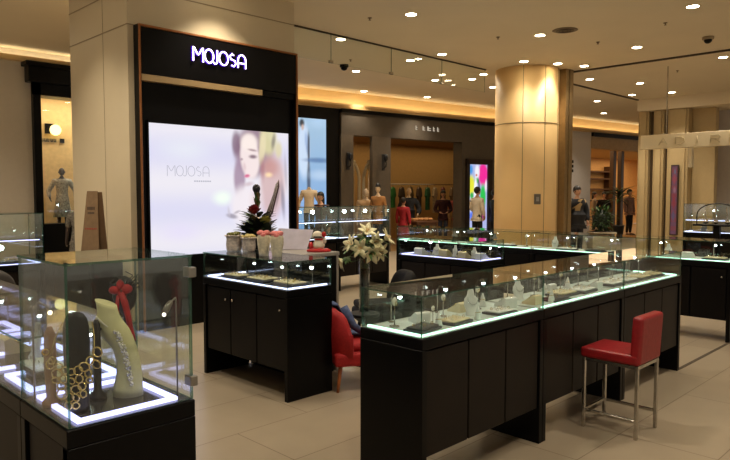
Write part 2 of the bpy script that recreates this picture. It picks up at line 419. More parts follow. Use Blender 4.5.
m = MB().pane(0.13, 4.4, -0.05, -0.04, 1.02, 3.40); m.build('window_glass', [GLASS, EDGE], sw)
struct('wall_display', MB().box(4.33, 8.6, LW+1.5, LW+1.6, 0, 3.7).box(4.25, 4.33, LW+0.3, LW+1.6, 0, 3.7), mat('display_back', (226, 190, 128), 0.7), 'pale back wall of the window display')
struct('floor_display', MB().box(4.33, 8.6, LW+0.3, LW+1.5, 0.7, 0.8), BLACK, 'black floor of the window display')
struct('ceiling_display', MB().box(4.2, 8.6, LW+0.3, LW+1.6, 3.7, 3.75), BEIGE, 'ceiling of the window display')
# round lamp sign with lettering on the display's back wall
ls = thing('lamp_sign', 'round glowing lamp over small dark lettering in the window display', 'sign', (4.99, LW+1.48, 2.72))
MB().ball((0.13, -0.08, 0.2), (0.115, 0.08, 0.115), 0, 16, 10).build('globe', emit('globe_glow', (255, 226, 150), 3.0), ls)
MB().box(-0.06, 0.04, -0.03, 0.0, 0.12, 0.33).box(0.04, 0.14, -0.03, 0.0, 0.27, 0.33).build('emblem', BLACK, ls)
for i, w_ in enumerate((0.05, 0.04, 0.045, 0.05, 0.035, 0.045, 0.05)):
    x = -0.26+i*0.062; MB().box(x, x+w_*0.35, -0.012, 0, -0.05, 0.02).box(x, x+w_, -0.012, 0, -0.05, -0.03 if i % 2 else -0.035).box(x+w_*0.7, x+w_, -0.012, 0, -0.05, 0.015).build('letter', BLACK, ls)
MB().box(0.24, 0.33, -0.012, 0, -0.06, 0.03).build('letter', BLACK, ls)

# ------------------------------------------------------------------ back shop fronts (line turned about 8 degrees)
FO = (12.233, 12.233); FA = -0.1419
def fac(s, d):
    return (FO[0] + s*0.98995 + d*0.1414, FO[1] - s*0.1414 + d*0.98995)
def fz(s, y): return 1.6 + (193-y)/650.0*(17.3+0.6*s)
FL = dict(loc=(FO[0], FO[1], 0), rz=FA)
m = MB().box(-4.2, 14.2, 0.06, 0.3, 3.78, HC)
struct('wall_back', m, BEIGE, 'wall band lit by the cove above the back shops', **FL)
lip = MB().box(-4.2, 14.2, -0.14, 0.06, 3.76, 3.83); lip.box(-4.2, 14.2, -0.14, -0.12, 3.76, 3.88)
struct('trim_7', lip, BEIGE, 'beige cove lip above the back shops', **FL)
o = MB().box(-4.2, 14.2, -0.10, -0.04, 3.835, 3.85).build('cove_lamp', COVE, None, (FO[0], FO[1], 0), FA)
tag(o, 'long warm cove lamp strip above the back shop fronts', 'cove light', 'cove lamps')
struct('trim_8', MB().box(-0.8, 5.2, -0.10, 0.3, 3.66, 3.76), BLACK, 'thin black soffit line above the grey lintel', **FL)
struct('wall_lintel', MB().box(-0.8, 3.55, -0.06, 0.3, 3.1, 3.66), DKGREY, 'dark grey lintel over the clothing shop opening', **FL)
sgn_ = thing('shop_sign', 'small white lettering on the dark lintel of the clothing shop', 'sign', (FO[0], FO[1], 0), FA)
for i, (x, w_) in enumerate(((1.72, 0.05), (1.98, 0.08), (2.16, 0.13), (2.38, 0.06), (2.54, 0.06))):
    MB().box(x, x+w_*0.3, -0.078, -0.062, 3.36, 3.48).box(x, x+w_, -0.078, -0.062, 3.36, 3.385).box(x, x+w_, -0.078, -0.062, 3.42, 3.44).build('letter', emit('letter_white', (255, 240, 214), 0.5), sgn_)
struct('wall_pier_1', MB().box(-0.82, -0.43, -0.07, 0.06, 0, 3.1), PIERGREY, 'grey pier beside the blue lightbox', **FL)
struct('wall_pier_2', MB().box(0.20, 0.82, -0.07, 0.06, 0, 3.1), PIERGREY, 'wide grey pier in the middle of the clothing shop front', **FL)
struct('wall_clad', MB().box(3.55, 8.3, -0.06, 0.3, 0, 3.66), DKGREY, 'dark grey wall around the colourful lit poster', **FL)
# black front with the blue lightbox
bl = thing('blue_lightbox', 'tall bright blue lightbox poster of a man in a black shop front', 'lightbox', (FO[0], FO[1], 0), FA)
m = MB().box(-3.2, -0.825, 0.0, 0.3, 0, 3.76); m.build('black_surround', BLACK, bl)
blue = [(0.52, 1.95, 0.22, 0.85, 0, (196, 214, 236), 0.95, 0.4), (0.47, 2.62, 0.09, 0.13, 0, (30, 30, 36), 0.95, 0.5), (0.49, 2.52, 0.055, 0.10, 0, (196, 170, 160), 0.95, 0.6),
        (0.62, 2.1, 0.08, 0.4, 8, (150, 176, 214), 0.9, 0.5), (0.66, 2.0, 0.05, 0.55, 0, (40, 44, 60), 0.85, 0.5), (0.66, 1.2, 0.07, 0.7, 0, (48, 46, 58), 0.8, 0.6),
        (0.95, 1.72, 0.6, 0.09, 0, (70, 110, 160), 0.8, 0.7), (1.0, 1.35, 0.5, 0.2, 0, (186, 208, 232), 0.7, 0.9), (0.95, 2.7, 0.5, 0.3, 0, (176, 206, 236), 0.6, 1.0)]
painted('lit_poster', 1.18, 2.75, 40, 90, lambda x, z: (118+z*14, 160+z*10, 212), blue, emit_attr('blue_print', 1.05), bl, (-2.42, -0.012, 0.7))
# colourful poster
cp = thing('lit_poster_case', 'colourful lit poster in a dark frame on the grey wall', 'poster', (FO[0], FO[1], 0), FA)
m = MB().box(3.70, 3.82, -0.14, -0.062, 0.4, 2.62); m.box(4.62, 4.80, -0.14, -0.062, 0.4, 2.62); m.box(3.70, 4.80, -0.14, -0.062, 2.46, 2.62); m.box(3.70, 4.80, -0.14, -0.062, 0.4, 0.52)
m.build('frame', mat('dark_bronze', (40, 30, 26), 0.4), cp)
random.seed(5)
pb = [(0.10, 1.3, 0.22, 0.4, 0, (226, 226, 60), 1, 0.5), (0.12, 0.75, 0.2, 0.35, 0, (236, 240, 246), 1, 0.6), (0.62, 1.65, 0.26, 0.42, 0, (236, 40, 150), 1, 0.4), (0.62, 0.95, 0.16, 0.5, 0, (40, 190, 80), 1, 0.5),
      (0.36, 1.72, 0.14, 0.3, 0, (236, 236, 244), 1, 0.6), (0.34, 1.45, 0.14, 0.12, 20, (60, 170, 90), 1, 0.6), (0.1, 1.78, 0.1, 0.2, 0, (70, 150, 220), 1, 0.6), (0.3, 1.1, 0.09, 0.6, 0, (244, 244, 250), 1, 0.5),
      (0.14, 1.0, 0.1, 0.14, 0, (50, 170, 80), 1, 0.6), (0.45, 1.3, 0.05, 0.3, 10, (40, 40, 60), 0.8, 0.6), (0.2, 0.4, 0.3, 0.2, 0, (90, 120, 230), 1, 0.7), (0.6, 0.4, 0.2, 0.25, 0, (210, 60, 160), 1, 0.7), (0.33, 1.62, 0.06, 0.05, 0, (200, 90, 60), 1, 0.7), (0.75, 1.3, 0.06, 0.25, 0, (250, 230, 240), 1, 0.7)]
painted('lit_poster', 0.80, 1.94, 40, 90, lambda x, z: (170, 180, 225), pb, emit_attr('bright_print', 1.0), cp, (3.82, -0.085, 0.52))
# clothing shop interior
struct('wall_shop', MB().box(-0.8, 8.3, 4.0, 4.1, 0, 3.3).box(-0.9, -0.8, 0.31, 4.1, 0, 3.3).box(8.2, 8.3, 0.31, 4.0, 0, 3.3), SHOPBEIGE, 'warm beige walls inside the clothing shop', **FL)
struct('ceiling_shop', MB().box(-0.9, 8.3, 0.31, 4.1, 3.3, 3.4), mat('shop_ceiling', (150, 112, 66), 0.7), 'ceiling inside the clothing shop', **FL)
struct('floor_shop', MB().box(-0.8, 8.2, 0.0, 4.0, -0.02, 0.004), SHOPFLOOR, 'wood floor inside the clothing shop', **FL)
# grey wall and right-hand shop beyond the column
struct('wall_grey', MB().box(8.3, 10.1, 0.0, 0.3, 0, 3.78), WALLGREY, 'mauve grey wall beside the round column', **FL)
st = MB()
for i in range(3): st.box(8.92, 9.06, -0.02, 0.0, 2.32+i*0.16, 2.42+i*0.16)
tag(st.build('wall_plaque', BLACK, None, (FO[0], FO[1], 0), FA), 'small black stacked signs on the mauve grey wall', 'sign')
struct('trim_9', MB().box(10.1, 14.2, -0.1, 0.3, 3.62, 3.78), BLACK, 'black cornice line over the bright far shop', **FL)
struct('wall_fascia', MB().box(10.1, 14.2, -0.04, 0.3, 3.2, 3.62), mat('fascia_beige', (176, 148, 108), 0.6), 'beige fascia over the bright far shop', **FL)
struct('wall_farshop', MB().box(10.0, 22, 5.0, 5.1, 0, 3.3).box(10.0, 10.1, 0.31, 5.0, 0, 3.3).box(21.9, 22, 0.31, 5, 0, 3.3), mat('farshop_wall', (236, 190, 128), 0.7), 'bright warm walls inside the far shop', **FL)
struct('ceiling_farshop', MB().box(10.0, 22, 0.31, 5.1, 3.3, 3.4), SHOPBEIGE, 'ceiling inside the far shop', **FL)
for i, (s_, d_, lab) in enumerate(((12.76, 0.8, 'slim dark bronze post in the far shop, left of the pair'), (13.3, 0.8, 'slim dark bronze post in the far shop, right of the pair'))):
    x, y = fac(s_, d_); o = MB().box(-0.09, 0.09, -0.09, 0.09, 0, 3.3, 0, 0.01).build('shop_post', mat('post_bronze', (74, 54, 36), 0.4), None, (x, y, 0), FA)
    tag(o, lab, 'post', 'shop posts')
sh = thing('wall_shelf_unit', 'dark wall shelves with goods inside the bright far shop', 'shelves', (*fac(16.6, 4.5), 0), FA)
for z in (1.2, 1.75, 2.25, 2.6): MB().box(0, 2.0, 0, 0.45, z, z+0.07).build('shelf', mat('shelf_brown', (82, 56, 36), 0.5), sh)
for x in (-0.05, 2.0): MB().box(x, x+0.05, 0, 0.48, 0.4, 2.9).build('upright', mat('shelf_brown', (82, 56, 36), 0.5), sh)

# ------------------------------------------------------------------ right-hand pilasters and far right
PX = 18.6
m = MB()
BEI2 = mat('pilaster_beige', (176, 154, 112), 0.5, noise=0.03)
struct('wall_right', MB().box(PX+0.25, PX+0.5, 5.7, 7.7, 0, 3.9), BEI2, 'beige wall behind the fluted pilasters')
for i, (y0, y1) in enumerate(((7.33, 7.62), (6.92, 7.2), (6.28, 6.82))):
    struct('wall_pilaster_%d' % (i+1), MB().box(PX-0.05, PX+0.25, y0, y1, 0, 3.88, 0, 0.01).box(PX-0.1, PX+0.25, y0+0.06, y1-0.06, 0, 3.88, 0, 0.01), BEI2, ['beige pilaster nearest the bright far shop', 'middle beige pilaster between two dark grooves', 'broad beige pilaster behind the narrow red sign'][i])
struct('trim_10', MB().box(PX+0.1, PX+0.25, 7.2, 7.33, 0, 3.88).box(PX+0.1, PX+0.25, 6.82, 6.92, 0, 3.88), mat('groove_brown', (74, 58, 38), 0.5), 'dark grooves between the pilasters')
struct('wall_far_right', MB().box(PX+1.2, PX+1.4, 4.7, 6.3, 0, 3.9), WALLGREY, 'mauve grey wall right of the pilasters')
struct('wall_end', MB().box(26, 26.2, -6, 6.5, 0, HC), mat('end_wall', (190, 158, 110), 0.6), 'beige end wall far behind the kiosk sign')
struct('wall_end_pier', MB().box(22.3, 22.9, 4.1, 4.7, 0, 3.9), BEI2, 'beige pier at the far shop opening')
vs = thing('banner_sign', 'narrow vertical red and pink lit sign in a dark frame on the pilaster', 'sign', (PX-0.12, 6.56, 0))
vs.rotation_euler = (0, 0, R(-90))
MB().box(-0.10, 0.10, -0.06, -0.001, 0.45, 2.36, 0, 0.004).build('frame', mat('sign_frame', (52, 36, 32), 0.5), vs)
rb = [(0.07, 1.5, 0.05, 0.2, 0, (220, 90, 110), 1, 0.6), (0.07, 0.9, 0.05, 0.3, 0, (200, 60, 80), 1, 0.6), (0.08, 1.2, 0.05, 0.12, 0, (226, 150, 170), 1, 0.7), (0.06, 0.5, 0.05, 0.2, 0, (130, 110, 150), 1, 0.7), (0.08, 1.7, 0.04, 0.1, 0, (150, 150, 180), 1, 0.7)]
painted('sign_face', 0.14, 1.84, 10, 80, lambda x, z: (180, 80, 96) if int(z*9) % 2 else (150, 90, 120), rb, emit_attr('red_print', 0.28), vs, (-0.07, -0.066, 0.48))
# hanging white fascia sign
hs = thing('hanging_sign', 'long cream sign beam with faint lettering hanging over the far kiosk', 'sign', (13.9, 5.66, 2.52), R(-90))
MB().box(0, 2.9, 0, 0.14, 0, 0.29, 0, 0.006).build('beam', mat('sign_cream', (232, 218, 184), 0.5, noise=0.02), hs)
LET = {'A': [[(0, 0), (0.5, 1), (1, 0)], [(0.22, 0.4), (0.78, 0.4)]], 'D': [[(0, 0), (0, 1), (0.6, 1), (1, 0.7), (1, 0.3), (0.6, 0), (0, 0)]], 'P': [[(0, 0), (0, 1), (0.8, 1), (1, 0.75), (0.8, 0.5), (0, 0.5)]],
       'I': [[(0.5, 0), (0.5, 1)]], 'R': [[(0, 0), (0, 1), (0.8, 1), (1, 0.75), (0.8, 0.5), (0, 0.5)], [(0.45, 0.5), (1, 0)]], 'E': [[(1, 0), (0, 0), (0, 1), (1, 1)], [(0, 0.5), (0.8, 0.5)]]}
for i, ch in enumerate('ADIREI'):
    lt = MB()
    for st_ in LET[ch]: lt.tube([(0.38+i*0.33+a*0.17, -0.003, 0.07+b*0.15) for a, b in st_], 0.008, 0, 5)
    lt.build('letter', mat('sign_letter', (206, 190, 154), 0.5), hs)
for x in (0.5, 2.3): MB().box(x-0.01, x+0.01, 0.06, 0.08, 0.285, HC-2.52).build('hanging_rod', CHROME, hs)
MB().box(0.95, 1.03, 0.03, 0.11, -0.4, 0.004).build('bracket', mat('sign_cream', (232, 218, 184)), hs)

# ------------------------------------------------------------------ display counters
ZB = 0.864
def spot_lamp(parent, x, y, z, h, dx, dy=0.0, bulb=0.011):
    o = MB().tube([(x, y, z), (x, y, z+h*0.8), (x+dx*0.25, y+dy*0.25, z+h), (x+dx, y+dy, z+h*0.93)], [0.004, 0.004, 0.004, 0.004], 0, 6).lathe([(0.016, 0), (0.016, 0.006)], (x, y, z), 0, 10)
    o.ball((x+dx, y+dy, z+h*0.93), (0.015, 0.015, 0.012), 0, 8, 6)
    l = o.build('spot_lamp', CHROME, parent)
    MB().ball((x+dx, y+dy, z+h*0.93-0.012), bulb, 0, 8, 6).build('bulb', BULB, l)
    return l
def counter(name, label, loc, rz, W=1.2, D=0.45, zt=1.08, led=LED_GREEN, deck=DECK, ndoor=3, ends=(1, 1), knob=False, shelf=None, lamps=(), group=None, frame_led=False, doormat=None):
    t = thing(name, label, 'display counter', (loc[0], loc[1], 0), rz, group)
    W = W-0.002; D = D-0.002
    m = MB().box(0.042, W-0.042, 0.034, D-0.01, 0.228, 0.80); m.box(0, W, 0, D, 0.80, ZB-0.004, 0, 0.003)
    m.build('cabinet', BLACK, t)
    for x0, x1 in ((0, 0.04), (W-0.04, W)): MB().box(x0, x1, 0, D, 0, 0.799, 0, 0.002).build('side_panel', BLACK, t)
    w = (W-0.084)/ndoor
    for i in range(ndoor):
        x0 = 0.042+i*w
        d = MB().box(x0+0.006, x0+w-0.006, 0.012, 0.033, 0.232, 0.79, 0, 0.003).build('door', doormat or DOOR, t)
        if knob:
            kx = x0+w-0.05 if i % 2 == 0 else x0+0.05
            MB().ball((kx, -0.002, 0.70), 0.012, 0, 8, 6).tube([(kx, 0.012, 0.70), (kx, 0, 0.70)], 0.005, 0, 6).build('knob', CHROME, d)
    MB().box(0.012, W-0.012, 0.012, D-0.012, ZB-0.004, ZB).build('deck', deck, t)
    g = MB(); th = 0.008; z0 = ZB; z1 = zt-th
    e0, e1 = 0.004, 0.004
    g.pane(e0, W-e1, 0.006, 0.006+th, z0, z1); g.pane(e0, W-e1, D-0.006-th, D-0.006, z0, z1)
    if ends[0]: g.pane(e0, e0+th, 0.0145, D-0.0145, z0, z1)
    if ends[1]: g.pane(W-e1-th, W-e1, 0.0145, D-0.0145, z0, z1)
    g.pane(0.002, W-0.002, 0.002, D-0.002, z1+0.0005, zt)
    g.build('glass_case', [GLASS, EDGE], t)
    if not frame_led:
        m = MB().box(0.03, W-0.03, 0.030, 0.042, ZB, ZB+0.007)
        if ends[0]: m.box(0.026, 0.040, 0.045, D-0.03, ZB, ZB+0.010)
        if ends[1]: m.box(W-0.040, W-0.026, 0.045, D-0.03, ZB, ZB+0.010)
        m.build('light_strip', led, t)
    else:
        k = max(1, round(W/0.45)); wk = W/k
        for i in range(k):
            a, b, c, d = i*wk+0.05, (i+1)*wk-0.05, 0.05, D-0.05
            m = MB().box(a, b, c, c+0.022, ZB, ZB+0.012); m.box(a, b, d-0.022, d, ZB, ZB+0.012); m.box(a, a+0.022, c+0.0225, d-0.0225, ZB, ZB+0.012); m.box(b-0.022, b, c+0.0225, d-0.0225, ZB, ZB+0.012)
            m.build('light_strip', led, t)
    if shelf:
        MB().pane(0.016, W-0.016, 0.05, D-0.05, shelf, shelf+0.006).build('glass_shelf', [GLASS, EDGE], t)
        MB().box(0.03, W-0.03, 0.04, 0.052, shelf+0.006, shelf+0.014).build('shelf_light', led, t)
    for a in lamps: spot_lamp(t, *a)
    return t

# contents ------------------------------------------------------------------
PROTO = {}
def proto_ring_tray(key, tray, cushion):
    t = thing('ring_tray', 'x', 'jewellery tray')
    MB().box(-0.10, 0.10, -0.065, 0.065, 0, 0.014, 0, 0.003).build('tray', tray, t)
    MB().box(-0.088, 0.088, -0.053, 0.053, 0.0142, 0.024, 0, 0.004).build('cushion', cushion, t)
    for i in range(4):
        for j in range(2):
            MB().ring((-0.06+i*0.04, -0.022+j*0.044, 0.031), 0.008, 0.0018, 0, (0.3, 1, 0), 10, 5).build('ring', GOLD if (i+j) % 2 else SILVER, t)
    PROTO[key] = [t, False]
def proto_bust(key, body, neck):
    t = thing('necklace_bust', 'x', 'necklace stand')
    m = MB().loft([(0, 0, 0, 0.04, 0.028), (0, 0, 0.008, 0.04, 0.028), (0, 0.004, 0.03, 0.036, 0.018), (0, 0.008, 0.07, 0.05, 0.02), (0, 0.012, 0.10, 0.046, 0.018), (0, 0.016, 0.118, 0.026, 0.015), (0, 0.016, 0.15, 0.018, 0.014), (0, 0.016, 0.158, 0.017, 0.013)], n=14)
    m.build('bust', body, t)
    n = MB()
    for i in range(15):
        a = math.pi*(i/14); n.ball((0.034*math.cos(a), -0.012-0.006*math.sin(a), 0.108-0.042*math.sin(a)), 0.0038, 0, 6, 4)
    n.build('necklace', neck, t)
    PROTO[key] = [t, False]
def proto_stand(key, headm):
    t = thing('earring_stand', 'x', 'jewellery stand')
    MB().lathe([(0.026, 0), (0.026, 0.006), (0.006, 0.01), (0.004, 0.012)], n=14).build('foot', CHROME, t)
    MB().tube([(0, 0, 0.01), (0, 0, 0.115)], 0.0035, 0, 6).build('post', CHROME, t)
    MB().ball((0, 0, 0.128), (0.022, 0.008, 0.022), 0, 12, 8).build('head', headm, t)
    MB().ring((0, -0.009, 0.118), 0.010, 0.002, 0, (0, 1, 0), 12, 5).build('pendant', GOLD, t)
    PROTO[key] = [t, False]
def proto_ramp(key, body, metal):
    t = thing('bracelet_ramp', 'x', 'jewellery stand')
    MB().prism([(-0.05, 0), (0.05, 0), (0.05, 0.012), (-0.03, 0.062), (-0.05, 0.055)], -0.045, 0.045, 0, 'xz').build('ramp', body, t, rz=R(90))
    for k in (-0.022, 0.022): MB().ring((k, -0.005, 0.045), 0.026, 0.003, 0, (0, 0.75, 1), 16, 5).build('bracelet', metal, t)
    PROTO[key] = [t, False]
def proto_cone(key, body):
    t = thing('ring_cone', 'x', 'ring cone')
    MB().lathe([(0.024, 0), (0.023, 0.01), (0.012, 0.06), (0.004, 0.085), (0.001, 0.088)], n=14).build('cone', body, t)
    MB().ring((0, 0, 0.045), 0.0165, 0.0022, 0, (0.1, 0.2, 1), 14, 5).build('ring', GOLD, t)
    PROTO[key] = [t, False]
proto_ring_tray('white tray', DARKTRAY, WHITE); proto_ring_tray('cream tray', DARKTRAY, CREAMTRAY); proto_ring_tray('dark tray', DARKTRAY, mat('charcoal_velvet', (60, 58, 60), 0.7))
proto_bust('white bust', WHITE, SILVER); proto_bust('grey bust', mat('grey_velvet', (120, 118, 114), 0.7), GOLD)
proto_stand('stand', PEARL); proto_ramp('white ramp', WHITE, SILVER); proto_ramp('cream ramp', CREAMTRAY, GOLD); proto_cone('cone', WHITE)
DESC = {'white tray': 'white cushion ring tray', 'cream tray': 'cream cushion ring tray', 'dark tray': 'charcoal cushion ring tray', 'white bust': 'small white necklace bust', 'grey bust': 'small grey necklace bust',
        'stand': 'pearl headed earring stand', 'white ramp': 'white bracelet ramp', 'cream ramp': 'cream bracelet ramp', 'cone': 'white ring cone'}
ORD = ['first', 'second', 'third', 'fourth', 'fifth', 'sixth', 'seventh']
def fill(ct, phrase, end, items, group, z=ZB, near=True):
    """items: (kind, x, y, turn, scale) in the counter's own frame; ordinals count from the counter's x=0 end"""
    M = ct.matrix_basis if False else Matrix.Translation(ct.location) @ Matrix.Rotation(ct.rotation_euler.z, 4, 'Z')
    cnt = {}
    for it in items: cnt[it[0]] = cnt.get(it[0], 0)+1
    seen = {}
    for it in sorted(items, key=lambda q: q[1]):
        k, x, y, a, s = it; seen[k] = seen.get(k, 0)+1
        lab = DESC[k] + ((', %s from %s,' % (ORD[seen[k]-1], end)) if cnt[k] > 1 else '') + ' in ' + phrase
        p = M @ Vector((x, y, z)); rz = ct.rotation_euler.z + R(a)
        pr = PROTO[k]
        if not pr[1]:
            o = pr[0]; o.location = p; o.rotation_euler = (0, 0, rz); o['label'] = lab; o['group'] = group; o.scale = (s, s, s); pr[1] = True
        else: dup(pr[0], p, rz, lab, group, (s, s, s))

# long green-lit counter: three sections along x
XS = (2.5, 3.702, 4.906)
LAMP3 = [(0.2, 0.40, ZB, 0.17, 0.03, -0.04), (0.62, 0.40, ZB, 0.17, 0.03, -0.04), (1.02, 0.40, ZB, 0.17, 0.03, -0.04)]
NM = ['near section of the long black counter with green-white lit glass top', 'middle section of the long counter, behind the red bar stool', 'far section of the long counter, ending at the passage']
PH = ["the long counter near section", "the long counter middle section", "the long counter far section"]
LONG = []
for i in range(3):
    c = counter('display_counter', NM[i], (XS[i], 2.09), 0, led=LED_GREEN, deck=PALEDECK, ends=(i == 0, i == 2), lamps=LAMP3, group='sections of the long counter')
    LONG.append(c)
fill(LONG[0], PH[0], 'its near end', [('dark tray', 0.17, 0.14, 10, 1), ('stand', 0.12, 0.30, 10, 1.1), ('white ramp', 0.33, 0.30, -20, 1), ('cream tray', 0.45, 0.14, 5, 1), ('stand', 0.55, 0.30, 0, 0.9), ('white bust', 0.70, 0.20, -25, 1), ('white tray', 0.88, 0.12, 0, 1.0), ('stand', 0.9, 0.3, 0, 1.0), ('white ramp', 1.1, 0.22, -15, 1.1), ('cone', 0.28, 0.12, 0, 1), ('cone', 0.62, 0.1, 0, 0.9), ('cream ramp', 0.75, 0.34, 0, 1), ('stand', 0.33, 0.2, 0, 0.7), ('cone', 1.0, 0.33, 0, 1)], 'jewellery displays in the long counter')
fill(LONG[1], PH[1], 'its near end', [('cream ramp', 0.12, 0.16, 0, 1), ('white bust', 0.2, 0.31, -25, 0.9), ('dark tray', 0.36, 0.12, 0, 1), ('stand', 0.42, 0.32, 0, 1.1), ('cream tray', 0.60, 0.20, 0, 1.2), ('white tray', 0.86, 0.18, 4, 1.2), ('stand', 0.8, 0.32, 0, 1), ('white ramp', 1.06, 0.18, 0, 1), ('stand', 1.1, 0.33, 0, 1), ('cone', 0.27, 0.1, 0, 1), ('cone', 0.5, 0.28, 0, 1), ('white ramp', 0.68, 0.36, 0, 1), ('cone', 0.95, 0.34, 0, 1)], 'jewellery displays in the long counter')
fill(LONG[2], PH[2], 'its near end', [('white tray', 0.16, 0.18, 0, 1.2), ('stand', 0.25, 0.33, 0, 1.1), ('white tray', 0.42, 0.18, 0, 1.2), ('stand', 0.52, 0.33, 0, 1.1), ('cream tray', 0.70, 0.18, 0, 1.2), ('stand', 0.8, 0.33, 0, 1.1), ('cream tray', 0.96, 0.18, 0, 1.2), ('stand', 1.06, 0.33, 0, 1.1)], 'jewellery displays in the long counter')

# centre counter
CC = counter('display_counter', 'black centre counter with three knobbed doors and three lit cream trays', (3.03, 5.06), R(-90), D=0.46, led=LED_BLUE, deck=DECK, knob=True, lamps=[(0.22, 0.41, ZB, 0.13, 0.05, -0.05), (0.62, 0.41, ZB, 0.13, 0.05, -0.05), (1.02, 0.40, ZB, 0.16, 0.05, -0.05, 0.014)], doormat=mat('near_black_door', (14, 11, 10), 0.4, spec=0.14))
fill(CC, 'the centre counter', 'its pillar end', [('cream tray', 0.26, 0.18, 0, 1.25), ('cream tray', 0.62, 0.19, 0, 1.4), ('cream tray', 0.98, 0.20, 0, 1.4)], 'trays in the centre counter')
# cabinet behind it
bc = thing('back_cabinet', 'black cabinet with grey top and back edge behind the centre counter', 'cabinet', (3.50, 4.26, 0))
MB().box(0.0, 0.40, 0.0, 0.80, 0.06, 1.045, 0, 0.003).build('body', BLACK, bc); MB().box(0.02, 0.38, 0.02, 0.78, 0.0, 0.06).build('plinth', BLACK, bc)
MB().box(-0.005, 0.43, -0.01, 0.81, 1.046, 1.078, 0, 0.004).build('top', mat('grey_top', (150, 144, 134), 0.35), bc)
MB().box(0.402, 0.43, 0.0, 0.80, 0.0, 1.044, 0, 0.003).build('back_panel', mat('grey_back', (150, 142, 130), 0.4), bc)

# counter A, violet lit
CA = counter('display_counter', 'violet-lit low counter full of small white busts, inside the kiosk', (5.80, 5.24), R(-90), D=0.46, led=LED_VIOLET, lamps=[(0.18, 0.4, ZB, 0.16, 0.03, -0.04, 0.015), (1.05, 0.4, ZB, 0.14, 0.03, -0.04)])
fill(CA, 'the violet-lit counter', 'its far end', [('white ramp', 0.20, 0.2, 0, 1.3), ('cone', 0.32, 0.3, 0, 1), ('white bust', 0.44, 0.2, 20, 0.85), ('cream ramp', 0.56, 0.22, 0, 1.3), ('white bust', 0.68, 0.22, -20, 0.85), ('cream ramp', 0.84, 0.2, 0, 1.2), ('white bust', 0.95, 0.22, 0, 0.8), ('white ramp', 1.08, 0.2, 0, 1.2)], 'displays in the violet-lit counter')

# right-hand run (x 7.62), five sections
RUN = []
RL = ['far end section of the right-hand counter run, beside the tall cases', 'second section from the far end of the right-hand counter run', 'third section from the far end of the right-hand counter run', 'near end section of the right-hand counter run, across the passage']
for i in range(4):
    c = counter('display_counter', RL[i], (7.60, 6.90-1.2*i), R(-90), D=0.46, led=[LED_GREEN, LED_GREEN, LED_GREEN, LED_GREEN][i], deck=PALEDECK, ends=(i == 0, i == 3), knob=(i == 3), lamps=[(0.3, 0.40, ZB, 0.17, 0.03, -0.04), (0.9, 0.40, ZB, 0.17, 0.03, -0.04)], group='sections of the right-hand run', doormat=mat('near_black_door', (14, 11, 10)))
    RUN.append(c)
    its = [[('white tray', 0.25, 0.2, 0, 1.1), ('stand', 0.45, 0.3, 0, 1), ('cream ramp', 0.7, 0.2, 0, 1.2), ('grey bust', 0.95, 0.24, 0, 1)], [('white tray', 0.2, 0.2, 0, 1.2), ('grey bust', 0.45, 0.26, 0, 1), ('white tray', 0.7, 0.2, 0, 1.2), ('stand', 0.95, 0.3, 0, 1.1)],
           [('white bust', 0.2, 0.26, 0, 1), ('white tray', 0.42, 0.18, 0, 1.2), ('stand', 0.62, 0.3, 0, 1.1), ('dark tray', 0.8, 0.2, 0, 1.1), ('white tray', 1.05, 0.2, 0, 1.0)], [('cream tray', 0.2, 0.2, 0, 1.2), ('white bust', 0.45, 0.26, 0, 0.9), ('white ramp', 0.7, 0.2, 0, 1.2), ('cream tray', 0.98, 0.2, 0, 1.2)]][i]
    fill(c, ['the far run section', 'the second run section', 'the third run section', 'the near run section'][i] + '', 'its far end', its, 'displays in the right-hand run')

# tall back cases B
TB = []
for i in range(2):
    c = counter('tall_display_case', ['tall glass case on black cabinet, tucked beside the black panel', 'tall glass case on black cabinet with two bright spot lamps, behind the lilies'][i], (5.95+1.202*i, 7.75), 0, zt=1.38, led=LED_BLUE, ends=(1, 1), shelf=1.12, lamps=[(0.35, 0.34, ZB, 0.47, 0.03, -0.06, 0.028), (0.85, 0.34, ZB, 0.47, 0.03, -0.06, 0.028)], group='tall back cases')
    TB.append(c)
    fill(c, 'the tall case %s' % ['near the panel', 'behind the lilies'][i], 'its pillar end', [('grey bust', 0.25, 0.2, 0, 1.1), ('dark tray', 0.55, 0.2, 0, 1.1), ('white tray', 0.9, 0.2, 0, 1.2), ('grey bust', 1.08, 0.25, 0, 1)], 'displays in the tall back cases')
# tall far case at the neighbouring kiosk
FK = counter('tall_display_case', 'tall blue-lit glass case of the neighbouring kiosk under the hanging sign', (13.0, 4.45), R(-90), W=1.6, zt=1.40, led=LED_BLUE, shelf=1.08, lamps=[(0.4, 0.38, ZB, 0.45, 0.03, -0.05), (1.2, 0.38, ZB, 0.45, 0.03, -0.05)])
fill(FK, "the neighbouring kiosk's tall case", 'its far end', [('grey bust', 0.3, 0.2, 0, 1.2), ('dark tray', 0.55, 0.2, 0, 1.2), ('white bust', 0.85, 0.2, 0, 1.2), ('cream tray', 1.2, 0.2, 0, 1.2)], 'displays in the neighbouring kiosk')
